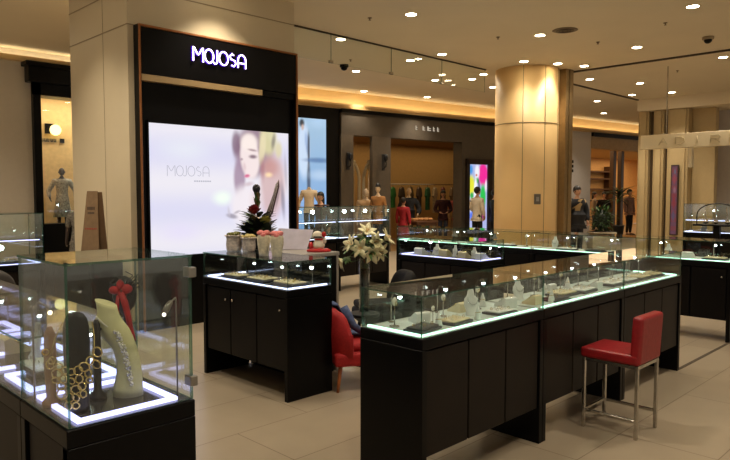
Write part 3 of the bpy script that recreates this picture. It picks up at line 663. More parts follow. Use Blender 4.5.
# arched wire display on the near run section
ar = thing('arched_stand', 'dark arched wire display stand behind the near run section', 'display stand', (12.2, 3.62, 0))
MB().box(-0.05, 0.05, -0.05, 0.05, 0.0, 1.03, 0, 0.005).box(-0.12, 0.12, -0.36, 0.36, 1.03, 1.06, 0, 0.005).build('pedestal', BLACK, ar)
MB().tube([(0, -0.33, 1.06), (0, -0.33, 1.22)] + [(0, -0.33*math.cos(R(a)), 1.22+0.2*math.sin(R(a))) for a in range(10, 180, 17)] + [(0, 0.33, 1.22), (0, 0.33, 1.06)], 0.010, 0, 8).build('arch', BUSTBLK, ar)
for y in (-0.16, 0.02, 0.18): MB().tube([(0, y, 1.06), (0, y, 1.16), (0, y+0.02, 1.36)], 0.008, 0, 6).ball((0, y, 1.10), (0.03, 0.05, 0.035), 0, 8, 6).build('hook', CHROME, ar)

# left row ------------------------------------------------------------------
TC = counter('tall_display_case', 'tall clear glass case in front with cream neck bust and gold bib necklace', (0.745, 2.49), R(-90), W=0.437, D=0.45, zt=1.382, led=LED_VIOLET, deck=mat('smoke_deck', (62, 60, 64), 0.15), ndoor=1, frame_led=False, lamps=[])
for ch in list(TC.children):
    if ch.name.startswith('light_strip'): bpy.data.objects.remove(ch)
m = MB(); a, b, c, d = 0.03, 0.405, 0.045, 0.395
m.box(a, b, c, c+0.017, ZB, ZB+0.012); m.box(a, b, d-0.017, d, ZB, ZB+0.012); m.box(a, a+0.017, c+0.0175, d-0.0175, ZB, ZB+0.012); m.box(b-0.017, b, c+0.0175, d-0.0175, ZB, ZB+0.012)
m.build('light_strip', LED_VIOLET, TC)
# end panel facing the viewer, hinges
MB().box(0.397, 0.4355, 0.0, 0.448, 0.0, 0.799, 0, 0.002).build('end_panel', BLACK, TC)
for z in (1.32, 0.93): MB().box(0.40, 0.445, 0.425, 0.455, z-0.018, z+0.018, 0, 0.003).build('glass_hinge', STEELPAINT, TC)
o = MB().tube([(0.35, 0.425, ZB), (0.35, 0.425, 1.21), (0.355, 0.42, 1.222), (0.375, 0.395, 1.215), (0.385, 0.375, 1.20)], 0.0035, 0, 6)
o.tube([(0.378, 0.39, 1.214), (0.385, 0.372, 1.198), (0.383, 0.362, 1.178)], [0.008, 0.012, 0.010], 0, 8)
l = o.build('spot_lamp', STEELPAINT, TC); MB().ball((0.383, 0.36, 1.172), 0.007, 0, 8, 6).build('bulb', emit('dim_bulb', (255, 240, 215), 4.0), l)
o = MB().tube([(0.06, 0.03, ZB), (0.06, 0.03, 1.20), (0.07, 0.05, 1.215), (0.09, 0.07, 1.20), (0.095, 0.075, 1.185)], 0.0035, 0, 6)
l = o.build('spot_lamp', STEELPAINT, TC); MB().ball((0.095, 0.077, 1.178), 0.008, 0, 8, 6).build('bulb', emit('dim_bulb', (255, 240, 215), 4.0), l)
LROW = []
LQ = ['violet-lit low counter right behind the tall bust case', 'violet-lit low counter second behind the tall bust case', 'violet-lit low counter third behind the tall bust case']
LP = ['the first side-row counter', 'the second side-row counter', 'the third side-row counter']
for i in range(3):
    c = counter('display_counter', LQ[i], (0.745, 2.492+1.2*(i+1)), R(-90), led=LED_VIOLET, ends=(i == 2, i == 0), frame_led=True, lamps=[(0.3, 0.40, ZB, 0.16, 0.03, -0.04), (0.9, 0.40, ZB, 0.16, 0.03, -0.04)], group='low counters in the side row', deck=mat('smoke_deck', (62, 60, 64)))
    LROW.append(c)
    fill(c, LP[i], 'its far end', [('white tray', 0.18, 0.2, 0, 1.1), ('cream ramp', 0.42, 0.22, 0, 1.2), ('white bust', 0.62, 0.24, -20, 1), ('white tray', 0.85, 0.2, 0, 1.2), ('cream tray', 1.05, 0.22, 0, 1.0)], 'displays in the side row')
BL = counter('tall_display_case', 'two-tier glass case with two bright lamps before the mauve far wall', (1.24, 7.22), 0, zt=1.39, led=LED_VIOLET, shelf=1.1, lamps=[(0.62, 0.36, ZB, 0.46, 0.12, -0.12, 0.028), (0.75, 0.36, ZB, 0.19, 0.10, -0.12, 0.028)])
fill(BL, 'the two-tier case', 'its far end', [('dark tray', 0.3, 0.2, 0, 1.1), ('grey bust', 0.55, 0.25, 0, 1), ('dark tray', 0.9, 0.2, 0, 1.1)], 'displays in the two-tier case')

# ---- things in the tall front case. local frame: x along image right, y away
def HB(x, y): return (x, y, ZB)
YAW = R(-45)
nb = MB().loft([(0.010, 0, 0, 0.054, 0.045), (0.011, 0, 0.03, 0.052, 0.043), (0.016, 0, 0.08, 0.045, 0.038), (0.013, 0, 0.13, 0.042, 0.034), (0.0, 0, 0.175, 0.044, 0.034), (-0.024, 0, 0.215, 0.055, 0.036), (-0.044, 0, 0.245, 0.061, 0.037), (-0.055, 0, 0.265, 0.056, 0.037), (-0.056, 0, 0.282, 0.044, 0.036), (-0.056, 0, 0.30, 0.037, 0.033), (-0.060, 0, 0.325, 0.037, 0.034), (-0.064, 0, 0.338, 0.038, 0.033)], n=24)
for v_ in nb.bm.verts:
    if v_.co.z > 0.32: v_.co.z -= 0.35*(v_.co.x+0.06)
cb = thing('neck_bust', 'cream velvet leaning neck bust wearing a pearl necklace in the front case', 'necklace bust', (1.035, 2.275, ZB), YAW)
nb.build('body', CREAM, cb)
MB().box(-0.014, 0.014, -0.004, 0.004, -0.009, 0.009).build('tag', BLACK, cb, (-0.082, -0.0350, 0.252)).rotation_euler = (0, R(40), 0)
pk = MB(); random.seed(3)
for i in range(110):
    u = random.random(); z = 0.245-0.20*u
    cx = -0.022+0.062*(u**0.6)+random.uniform(-1, 1)*0.016*(0.5+u*0.5)*(1.25-u)
    ry = 0.034+0.009*max(0, u-0.4)
    pk.ball((cx, -ry+0.003-0.010*(1-abs(cx/0.05)**2 if abs(cx) < 0.05 else 0), z), random.uniform(0.0028, 0.0055), random.choice((0, 0, 1)), 7, 5)
for i in range(16):
    u = i/15; pk.ball((-0.088+0.058*u, -0.028-0.008*math.sin(u*3.1), 0.292-0.047*u), 0.0035, 0, 7, 5)
tag(pk.build('pearl_necklace', [PEARL, SILVER], None, (1.035, 2.275, ZB), YAW), 'white pearl cluster necklace hanging on the cream neck bust', 'necklace')
bb = thing('jewellery_bust', 'tall rounded black bust in the front case behind the gold bib necklace', 'necklace bust', (0.842, 2.215, ZB), YAW)
MB().loft([(0, 0, 0, 0.040, 0.035), (0, 0, 0.02, 0.038, 0.033), (0, 0, 0.08, 0.038, 0.026), (0, 0, 0.15, 0.043, 0.026), (0, 0, 0.24, 0.045, 0.025), (0, 0, 0.285, 0.044, 0.024), (0, 0, 0.315, 0.037, 0.022), (0, 0, 0.332, 0.025, 0.018), (0, 0, 0.338, 0.010, 0.008)], n=22).build('body', BUSTBLK, bb)
gn = MB(); random.seed(8)
for row, (zz, half, cnt_) in enumerate(((0.165, 0.084, 9), (0.135, 0.076, 7), (0.105, 0.058, 6), (0.078, 0.036, 4), (0.050, 0.014, 2))):
    for i in range(cnt_):
        x = -half+2*half*i/(cnt_-1) if cnt_ > 1 else 0
        z = zz-0.02*(1-(x/0.08)**2)+(abs(x)/0.07)**2*0.03
        gn.ring((x+random.uniform(-.003, .003), -0.036-0.004*math.cos(x*30)-random.uniform(0, .004), z), random.uniform(0.010, 0.0175), 0.0030, 0, (random.uniform(-.4, .4), -1, random.uniform(-.3, .3)), 12, 5)
for sgn in (-1, 1):
    gn.tube([(sgn*0.072, -0.034, 0.195), (sgn*0.066, -0.012, 0.25), (sgn*0.05, 0.012, 0.30)], 0.0025, 0, 5)
tag(gn.build('gold_bib_necklace', GOLD, None, (0.842, 2.215, ZB), YAW), 'bib necklace of linked gold rings hung around the black bust', 'necklace')
o = thing('slim_stand', 'slim dark display stand between the black bust and cream bust', 'necklace bust', (0.945, 2.30, ZB), YAW)
MB().loft([(0, 0, 0, 0.03, 0.03), (0, 0, 0.015, 0.03, 0.03), (0, 0, 0.03, 0.014, 0.012), (0, 0, 0.16, 0.015, 0.012), (0, 0, 0.27, 0.013, 0.012), (0, 0, 0.285, 0.006, 0.006)], n=14).build('body', BUSTBLK, o)
o = thing('slim_stand', 'slim tan display stand left of the black bust', 'necklace bust', (0.80, 2.34, ZB), YAW)
MB().loft([(0, 0, 0, 0.03, 0.03), (0, 0, 0.015, 0.03, 0.03), (0, 0, 0.03, 0.016, 0.014), (0, 0, 0.14, 0.022, 0.016), (0, 0, 0.25, 0.019, 0.014), (0, 0, 0.275, 0.008, 0.008)], n=14).build('body', TAN, o)
ho = thing('hair_ornament', 'red bow with long ribbons on a dark stand at the back of the case', 'hair ornament', (1.10, 2.405, ZB), YAW)
MB().lathe([(0.035, 0), (0.035, 0.012), (0.008, 0.016), (0.008, 0.27), (0.034, 0.30), (0.045, 0.34), (0.04, 0.385), (0.02, 0.41), (0.004, 0.418)], n=16).build('stand', BUSTBLK, ho)
rd = mat('red_ribbon', (172, 20, 28), 0.5, noise=0.25, scale=40)
m = MB()
for (dx, dz, rx, rz) in ((-0.022, 0.37, 0.022, 0.016), (0.024, 0.375, 0.022, 0.018), (0.0, 0.392, 0.014, 0.018), (0.006, 0.355, 0.018, 0.014)): m.ball((dx, -0.044, dz), (rx, 0.012, rz), 0, 10, 8)
m.build('bow', rd, ho)
m = MB(); m.tube([(0.005, -0.048, 0.36), (0.02, -0.052, 0.32), (0.03, -0.05, 0.27), (0.04, -0.052, 0.22), (0.05, -0.05, 0.18)], [0.012, 0.013, 0.011, 0.010, 0.008], 0, 6); m.tube([(-0.005, -0.048, 0.35), (-0.012, -0.052, 0.30), (-0.004, -0.05, 0.24)], [0.008, 0.008, 0.006], 0, 6)
m.build('ribbon', rd, ho)
m = MB(); random.seed(4)
for i in range(26):
    a = random.uniform(0, 6.28); h = random.uniform(0.33, 0.40)
    m.tube([(0.03*math.cos(a), 0.03*math.sin(a), h), (0.055*math.cos(a), 0.055*math.sin(a), h+0.02), (0.05*math.cos(a+.5), 0.05*math.sin(a+.5), h+0.035)], 0.002, 0, 4)
m.build('netting', BUSTBLK, ho)

# ------------------------------------------------------------------ red bar stool
bs = thing('bar_stool', 'red leather bar stool with square steel legs before the long counter', 'stool', (4.32, 1.86, 0))
hw, hd_ = 0.16, 0.18; lg = 0.011
def seatbox(x0, x1, y0, y1, z0, z1, bev): return MB().box(x0, x1, y0, y1, z0, z1, 0, bev, 3)
seatbox(-0.178, 0.178, -0.195, 0.205, 0.485, 0.555, 0.02).build('seat', REDL, bs)
b = seatbox(-0.175, 0.175, -0.036, 0.036, 0, 0.315, 0.02).build('backrest', REDL, bs, (0, -0.165, 0.49)); b.rotation_euler = (R(3), 0, 0)
for sx in (-1, 1):
    for sy in (-1, 1):
        MB().box(sx*hw-lg, sx*hw+lg, sy*hd_-lg, sy*hd_+lg, 0, 0.486, 0, 0.002).build('leg', CHROME, bs)
m = MB()
m.box(-hw, hw, -hd_-0.008, -hd_+0.008, 0.462, 0.484); m.box(-hw, hw, hd_-0.008, hd_+0.008, 0.462, 0.484); m.box(-hw-0.008, -hw+0.008, -hd_, hd_, 0.462, 0.484); m.box(hw-0.008, hw+0.008, -hd_, hd_, 0.462, 0.484)
m.build('seat_frame', CHROME, bs)
for (x0, x1, y0, y1, z) in ((-hw, hw, hd_-0.008, hd_+0.008, 0.12), (-hw-0.008, -hw+0.008, -hd_, hd_, 0.12), (hw-0.008, hw+0.008, -hd_, hd_, 0.12)):
    MB().box(x0, x1, y0, y1, z-0.009, z+0.009, 0, 0.002).build('footrest', CHROME, bs)

# ------------------------------------------------------------------ tub chairs
def tub_chair(name, label, loc, rz, fab, legm, s=1.0):
    t = thing(name, label, 'chair', (loc[0], loc[1], 0), rz); t.scale = (s, s, s)       # faces local +x
    MB().box(-0.25, 0.27, -0.25, 0.25, 0.22, 0.34, 0, 0.03, 3).build('seat_base', fab, t)
    MB().box(-0.14, 0.265, -0.20, 0.20, 0.341, 0.41, 0, 0.028, 3).build('seat_cushion', fab, t)
    m = bmesh.new(); prof = []
    n = 22
    def pt(a, off):
        rx, ry = 0.255-off, 0.262-off
        return (-0.02 + rx*math.copysign(abs(math.cos(a))**0.7, math.cos(a)), ry*math.copysign(abs(math.sin(a))**0.7, math.sin(a)))
    rings = []
    for i in range(n+1):
        q = i/n; a = R(100 + 160*q)
        top = 0.70 - 0.24*(abs(q-0.5)*2)**5 - 0.02*(abs(q-0.5)*2)
        rr = []
        for off, z in ((0, 0.30), (-0.008, 0.5), (0.0, top-0.04), (0.02, top-0.008), (0.05, top), (0.085, top-0.012), (0.10, top-0.05), (0.10, 0.36), (0.09, 0.30)):
            x, y = pt(a, off); rr.append(m.verts.new((x, y, max(z, 0.3))))
        rings.append(rr)
    for A, B in zip(rings, rings[1:]):
        for j in range(len(A)):
            f = m.faces.new((A[j], A[(j+1) % len(A)], B[(j+1) % len(A)], B[j])); f.smooth = True
    m.faces.new(rings[0][::-1]); m.faces.new(rings[-1])
    k = MB(); k.bm.free(); k.bm = m; k.build('backrest', fab, t)
    for sx, sy in ((-1, -1), (-1, 1), (1, -1), (1, 1)):
        MB().tube([(sx*0.19, sy*0.19, 0.222), (sx*0.225, sy*0.225, 0.0)], [0.020, 0.012], 0, 10).build('leg', legm, t)
    return t
RC = tub_chair('tub_chair', 'red fabric tub chair with wooden legs and blue jacket over it', (3.76, 3.86), R(-30), REDF, WOODLEG, 0.93)
tub_chair('tub_chair', 'black tub chair seen through the long counter glass', (4.98, 4.68), R(150), mat('black_fabric', (11, 10, 10), 0.7, spec=0.2), BLACK, 1.12)
# denim jacket draped over the red chair's far side
jk = thing('denim_jacket', 'blue denim jacket draped over the back of the red tub chair', 'jacket', (3.76, 3.86, 0), R(-30)); jk.scale = (0.93, 0.93, 0.93)
random.seed(2)
def drape(y0, y1, x_off):
    m = bmesh.new(); rows = []; N = 14; M_ = 12
    path = [(-0.30, 0.44), (-0.305, 0.54), (-0.30, 0.64), (-0.28, 0.695), (-0.235, 0.715), (-0.17, 0.70), (-0.138, 0.64), (-0.13, 0.55), (-0.115, 0.46), (-0.08, 0.428), (0.0, 0.424), (0.08, 0.424), (0.13, 0.422)]
    for i in range(N):
        y = y0+(y1-y0)*i/(N-1); row = []
        for j, (x, z) in enumerate(path):
            w = 0.008*math.sin(i*1.3+j*0.6)+0.005*math.sin(i*2.9)
            row.append(m.verts.new((x+x_off-(abs(w) if j < 5 else -abs(w)), y+0.012*math.sin(j*0.9), z+0.006+abs(w)*0.6)))
        rows.append(row)
    for A, B in zip(rows, rows[1:]):
        for j in range(len(A)-1):
            f = m.faces.new((A[j], A[j+1], B[j+1], B[j])); f.smooth = True
    k = MB(); k.bm.free(); k.bm = m
    return k
o = drape(0.04, 0.25, 0.0).build('jacket_body', DENIM, jk); sd = o.modifiers.new('thick', 'SOLIDIFY'); sd.thickness = 0.012; sd.offset = 1
MB().tube([(-0.10, 0.10, 0.68), (-0.06, 0.06, 0.60), (-0.02, 0.03, 0.52), (0.05, 0.02, 0.47)], [0.045, 0.042, 0.036, 0.030], 0, 10).build('sleeve', DENIM, jk)
MB().tube([(-0.23, 0.03, 0.725), (-0.24, 0.10, 0.74), (-0.23, 0.18, 0.735), (-0.2, 0.23, 0.70)], [0.016, 0.02, 0.02, 0.014], 0, 8).build('collar', DENIM, jk)

# ------------------------------------------------------------------ lilies in a tall vase on a small table
VX, VY = 4.26, 4.27
tb = thing('side_table', 'small round black side table under the lily vase', 'table', (VX, VY, 0))
MB().lathe([(0.13, 0), (0.13, 0.012), (0.02, 0.02)], n=28).build('foot', BLACK, tb); MB().lathe([(0.018, 0.02), (0.018, 0.452)], n=12).build('column', CHROME, tb); MB().lathe([(0.14, 0.452), (0.145, 0.46), (0.145, 0.472), (0.14, 0.48)], n=32).build('top', BLACK, tb)
vz = thing('flower_vase', 'tall clear cylinder glass vase filled with dark stems', 'vase', (VX, VY, 0.48))
m = MB().lathe([(0.046, 0.0), (0.05, 0.006), (0.05, 0.50), (0.046, 0.503), (0.044, 0.50), (0.044, 0.012), (0.0, 0.012)], n=24, cap=False); m.build('vase_wall', GLASS, vz)
MB().lathe([(0.042, 0.014), (0.042, 0.42)], n=20).build('water', glass_mat('stem_water', (0.12, 0.18, 0.11, 1), 1.33), vz)
LD = [((0.02, -0.01, 0.19), (0.3, -0.6, 0.9), 'topmost white lily in the tall glass vase'), ((-0.11, -0.02, 0.08), (-0.9, -0.5, 0.5), 'white lily leaning towards the centre counter in the tall vase'),
      ((0.09, -0.03, 0.10), (0.8, -0.8, 0.5), 'white lily leaning towards the tall back cases in the vase'), ((-0.03, -0.06, 0.05), (-0.3, -1, 0.1), 'front white lily facing out at the middle of the bunch'),
      ((-0.20, 0.0, -0.06), (-0.9, -0.3, -0.5), 'lowest drooping white lily beside the grey cabinet edge'), ((0.19, 0.0, 0.13), (0.9, -0.2, 0.6), 'outermost pale lily on the aisle side of the bunch'),
      ((0.06, -0.07, 0.01), (0.4, -1, -0.4), 'lower white lily hanging over the vase rim'), ((0.0, 0.05, 0.13), (-0.4, 0.3, 0.9), 'rear white lily half hidden in the bunch'), ((0.13, 0.0, 0.02), (0.7, -0.5, -0.2), 'small white lily tucked under the aisle-side bloom')]
random.seed(6)
for (px_, py_, pz_), d, lab in LD:
    li = thing('lily', lab, 'flower', (VX, VY, 0.48), YAW, 'lilies in the tall vase')
    top = Vector((px_, py_, 0.56+pz_)); d = Vector(d).normalized()
    ex = top.normalized()
    MB().tube([(px_*0.1, py_*0.1, 0.10), (px_*0.2, py_*0.2, 0.50), (px_*0.6, py_*0.6, 0.52+pz_*0.7), tuple(top-d*0.03), tuple(top)], 0.004, 0, 6).build('stem', GREEN, li)
    m = MB(); q = d.to_track_quat('Z', 'Y')
    for i in range(6):
        a = 2*math.pi*i/6; pd = q @ Vector((math.cos(a)*0.75, math.sin(a)*0.75, 0.75))
        m.petal(top, pd, 0.11 if i % 2 else 0.10, 0.056, 0.35, 0, up=tuple(d))
    o = m.build('petals', LILY, li, fix=False); o.modifiers.new('t', 'SOLIDIFY').thickness = 0.002
    m = MB()
    for i in range(4):
        a = 2*math.pi*i/4+0.4; e = top + (q @ Vector((math.cos(a)*0.25, math.sin(a)*0.25, 1)))*0.055; m.tube([tuple(top), tuple(e)], 0.0012, 0, 4); m.ball(e, (0.004, 0.004, 0.004), 0, 6, 4)
    m.build('stamen', mat('stamen_orange', (190, 130, 50), 0.6), li)
    m = MB()
    for i in range(7):
        a = random.uniform(0, 6.28); m.petal(top-d*0.04, (math.cos(a), math.sin(a), random.uniform(-0.3, 0.5)), random.uniform(0.10, 0.17), 0.036, 0.3, 0)
    m.build('leaf', GREEN, li, fix=False)

# ------------------------------------------------------------------ things standing on the centre counter
ZT = 1.08
def shoe_pot(name, label, x, y, rz, top, body, h):
    t = thing(name, label, 'ornament', (x, y, ZT), rz, 'ornaments on the centre counter'); t.scale = (1.55, 1.45, 1.0)
    MB().loft([(0, 0, 0, 0.045, 0.035), (0, 0, 0.01, 0.05, 0.04), (0, 0, h*0.4, 0.055, 0.042), (0, 0, h*0.8, 0.05, 0.04), (0, 0, h, 0.056, 0.045)], n=18).build('pot', body, t)
    m = MB(); random.seed(hash(label) % 7 if False else len(label))
    for i in range(9):
        a = i*2.4; r = 0.010*i**0.5*1.2; m.ball((r*math.cos(a), r*math.sin(a), h+0.012+0.004*(i % 3)), (0.018, 0.018, 0.014), 0, 8, 6)
    m.build('filling', top, t)
    MB().ring((0, 0, h), 0.05, 0.006, 0, (0, 0, 1), 18, 6, 1.08).build('rim', body, t)
    return t
POTM = mat('floral_ceramic', (196, 184, 172), 0.5, noise=0.35, scale=45); POTM2 = mat('cream_ceramic', (206, 196, 168), 0.5, noise=0.2, scale=40)
shoe_pot('ornament_pot', 'mottled pale pot with olive green filling, nearest the pillar end', 3.29, 4.955, 0.3, mat('olive', (112, 112, 50), 0.6, noise=0.3, scale=40), POTM, 0.14)
shoe_pot('ornament_pot', 'mottled pale pot with gold filling beside the olive one', 3.375, 4.85, 0.8, mat('pale_gold', (204, 186, 120), 0.5), POTM, 0.12)
def heart_vase(label, x, y):
    t = thing('heart_vase', label, 'ornament', (x, y, ZT), YAW, 'ornaments on the centre counter'); t.scale = (1.0, 1.0, 1.05)
    MB().loft([(0, 0, 0, 0.040, 0.032), (0, 0, 0.03, 0.042, 0.034), (0, 0, 0.09, 0.052, 0.040), (0, 0, 0.14, 0.056, 0.042), (0, 0, 0.16, 0.052, 0.040), (0, 0, 0.17, 0.040, 0.032)], n=18).build('vase_body', POTM2, t)
    m = MB()
    for k in (-0.024, 0.024): m.ball((k, -0.005, 0.182), (0.032, 0.03, 0.022), 0, 10, 8)
    m.ball((0, -0.03, 0.166), (0.024, 0.014, 0.018), 0, 8, 6)
    m.build('pink_top', mat('pink_petal', (226, 132, 128), 0.5, noise=0.15, scale=40), t)
heart_vase('cream vase with puffed pink top, nearer the pot with gold filling', 3.20, 4.385); heart_vase('cream vase with puffed pink top, nearer the white board', 3.225, 4.24)
fa = thing('flower_arrangement', 'tall dark flower arrangement with red rose and silver leaves', 'flowers', (3.565, 4.97, 1.08), YAW)
MB().loft([(0, 0, 0, 0.07, 0.06), (0, 0, 0.02, 0.085, 0.07), (0, 0, 0.11, 0.11, 0.09), (0, 0, 0.13, 0.105, 0.085)], n=18).build('basket', BUSTBLK, fa)
m = MB(); random.seed(12)
for i in range(110):
    a = random.uniform(0, 6.28); e = random.uniform(0.1, 1.3); m.petal((random.uniform(-.08, .08), random.uniform(-.06, .06), 0.12), (math.cos(a)*(1-e*.5), math.sin(a)*(1-e*.5), e), random.uniform(0.12, 0.20), 0.10, 0.4, random.choice((0, 0, 1)))
m.build('foliage', [mat('black_leaf', (14, 16, 12), 0.5), DKGREEN], fa, fix=False)
rs = mat('rose_red', (128, 22, 26), 0.6)
m = MB()
for k in range(4):
    for i in range(5):
        a = i*1.257+k*0.6; m.petal((-0.02, -0.10, 0.33), (math.cos(a)*(0.3+k*.22), math.sin(a)*(0.3+k*.22), 1-k*0.2), 0.085, 0.08, -0.25, 0)
m.ball((-0.02, -0.10, 0.365), (0.036, 0.036, 0.04), 0, 8, 6); m.tube([(0, -0.03, 0.1), (0, -0.06, 0.34)], 0.004, 0, 5)
m.build('red_rose', rs, fa, fix=False)
m = MB()
for k in range(3):
    for i in range(6):
        a = i*1.047+k*0.5; m.petal((0.075, -0.06, 0.235), (math.cos(a)*(0.5+k*.25), math.sin(a)*(0.5+k*.25)-0.3, 0.8-k*0.2), 0.085, 0.06, -0.2, 0)
m.ball((0.075, -0.065, 0.255), 0.022, 0, 8, 6); m.build('yellow_bloom', mat('yellow_green', (176, 164, 82), 0.6), fa, fix=False)
m = MB()
for i in range(8):
    x = 0.05+i*0.008; m.tube([(0.03, -0.01, 0.15), (0.09+i*.006, -0.02, 0.34), (0.15+i*0.007, -0.02-i*0.004, 0.50+i*0.012), (0.17+i*.004, -0.02, 0.60+i*0.006)], [0.006, 0.012, 0.010, 0.003], i % 2, 5)
m.build('silver_leaves', [mat('silver_leaf', (186, 178, 176), 0.4), mat('plum_leaf', (84, 62, 66), 0.5)], fa)
m = MB().ball((-0.005, -0.05, 0.56), (0.036, 0.036, 0.042), 0, 14, 10); m.tube([(0, -0.03, 0.12), (-0.005, -0.05, 0.53)], 0.006, 0, 6); m.build('dark_bud', mat('dark_plum', (26, 24, 34), 0.35), fa)
m = MB()
for i in range(14):
    a = i*0.9; m.petal((0.0, -0.045, 0.36+0.010*i), (math.cos(a)*0.5, math.sin(a)*0.5, 0.9), 0.09, 0.04, -0.1, i % 2)
for i in range(46):
    a = i*2.4; z_ = 0.13+0.19*(i % 9)/9; m.petal((0.05*math.cos(a), 0.04*math.sin(a)-0.02, z_), (math.cos(a)*0.9, math.sin(a)*0.9, 0.7), 0.13, 0.06, 0.25, (i*7) % 3)
m.build('bronze_leaves', [mat('bronze_leaf', (120, 98, 62), 0.45), GREEN, mat('black_leaf', (14, 16, 12))], fa, fix=False)
wb = thing('display_board', 'white slanted board standing on the cabinet behind the centre counter', 'board', (3.74, 4.70, 1.079), YAW)
b = MB().prism([(-0.17, 0), (0.14, 0), (0.20, 0.185), (-0.12, 0.20)], -0.006, 0.006).build('panel', mat('lavender_white', (226, 222, 240), 0.35), wb); b.rotation_euler = (R(-14), 0, 0)
MB().box(-0.10, 0.10, 0.0, 0.10, 0.0, 0.006).build('foot', mat('lavender_white', (226, 222, 240)), wb)
MB().tube([(0, 0.09, 0.004), (0, 0.035, 0.12)], 0.006, 0, 6).build('strut', CHROME, wb)
fg = thing('figurine', 'small white and red figurine on a red stand beside the white board', 'figurine', (3.78, 4.36, 1.079), YAW)
MB().loft([(0, 0, 0, 0.105, 0.055), (0, 0, 0.015, 0.11, 0.06), (0, 0, 0.03, 0.08, 0.045)], n=20).build('stand', mat('glossy_red', (190, 30, 30), 0.3), fg)
MB().loft([(0, 0, 0.03, 0.045, 0.035), (0, 0, 0.06, 0.055, 0.04), (0, 0, 0.10, 0.04, 0.032), (0, 0, 0.115, 0.03, 0.028)], n=16).ball((-0.012, 0, 0.145), (0.048, 0.04, 0.04), 0, 14, 10).ball((0.05, -0.01, 0.10), (0.018, 0.018, 0.03), 0, 8, 6).build('body', mat('ivory', (232, 222, 200), 0.4), fg)
MB().ring((0, 0, 0.112), 0.034, 0.008, 0, (0, 0, 1), 16, 6).ball((0.045, -0.008, 0.155), (0.022, 0.02, 0.026), 0, 10, 8).ball((-0.07, -0.01, 0.055), (0.02, 0.02, 0.035), 0, 8, 6).build('red_scarf', mat('glossy_red', (190, 30, 30)), fg)
MB().box(-0.045, 0.03, -0.045, -0.03, 0.125, 0.14, 0, 0.004).build('face_band', mat('dark_face', (60, 48, 44), 0.5), fg)

# ------------------------------------------------------------------ cabinet and kraft sign before the pillar
kc = thing('storage_cabinet', 'plain black low cabinet beside the cream pillar', 'cabinet', (2.50, 7.15, 0))
MB().box(0, 0.75, 0, 0.45, 0.05, 0.87, 0, 0.004).build('body', BLACK, kc); MB().box(0.02, 0.73, 0.02, 0.43, 0, 0.05).build('plinth', BLACK, kc)
for x in (0.004, 0.377): MB().box(x, x+0.369, -0.02, -0.001, 0.06, 0.86, 0, 0.003).build('door', DOOR, kc)
MB().box(-0.005, 0.755, -0.02, 0.455, 0.871, 0.895, 0, 0.003).build('top', BLACK, kc)
ks = thing('kraft_sign', 'tall brown kraft tent sign with dark and red printing by the pillar', 'sign', (2.98, 7.28, 0.896), R(-40)); ks.scale = (0.74, 0.8, 1)
KR = mat('kraft_board', (132, 104, 72), 0.7, noise=0.1, scale=20)
f = MB().prism([(-0.155, 0), (0.115, 0), (0.085, 0.73), (-0.07, 0.73)], -0.006, 0.006).build('front_board', KR, ks, (0, -0.10, 0)); f.rotation_euler = (R(-7), 0, 0)
f2 = MB().prism([(-0.08, 0), (0.18, 0), (0.14, 0.72), (0.0, 0.72)], -0.006, 0.006).build('rear_board', mat('dark_kraft', (112, 84, 54), 0.7), ks, (0, 0.10, 0)); f2.rotation_euler = (R(7), 0, 0)
m = MB()
for r_, (z, w0, w1, hh) in enumerate(((0.52, -0.06, 0.05, 0.035), (0.475, -0.055, 0.045, 0.02))):
    n_ = 6
    for i in range(n_):
        x = w0+(w1-w0)*i/n_; m.box(x, x+(w1-w0)/n_*0.7, -0.0075, -0.006, z, z+hh)
m.build('dark_print', mat('print_brown', (62, 46, 34), 0.7), f)
m = MB()
for i in range(7): m.box(-0.09+i*0.025, -0.073+i*0.025, -0.0075, -0.006, 0.30, 0.318)
m.build('red_print', mat('print_red', (160, 60, 44), 0.7), f)
# dark rounded chair behind the front case
tub_chair('tub_chair', 'dark tub chair behind the tall bust case, only its rounded back showing', (1.68, 6.52), R(60), mat('brown_black_fabric', (40, 34, 28), 0.7), BLACK, 1.36)

# ------------------------------------------------------------------ people and mannequins
def skin_mesh(verts, edges, radii, root=0, sub=1):
    me = bpy.data.meshes.new('tmp'); me.from_pydata([tuple(v) for v in verts], edges, [])
    ob = bpy.data.objects.new('tmp', me); COL.objects.link(ob)
    md = ob.modifiers.new('s', 'SKIN'); md.use_smooth_shade = True
    if sub: sb = ob.modifiers.new('u', 'SUBSURF'); sb.levels = sub; sb.render_levels = sub
    for i, r in enumerate(radii):
        sv = me.skin_vertices[0].data[i]; sv.radius = (r, r) if not hasattr(r, '__len__') else r; sv.use_root = (i == root)
    bpy.context.view_layer.update()
    dg = bpy.context.evaluated_depsgraph_get()
    out = bpy.data.meshes.new_from_object(ob.evaluated_get(dg))
    bpy.data.objects.remove(ob); bpy.data.meshes.remove(me)
    return out
def mesh_ob(name, me, mats, parent):
    me.materials.clear()
    for m in (mats if isinstance(mats, (list, tuple)) else [mats]): me.materials.append(m)
    me.name = name; o = bpy.data.objects.new(name, me); COL.objects.link(o); o.parent = parent
    return o
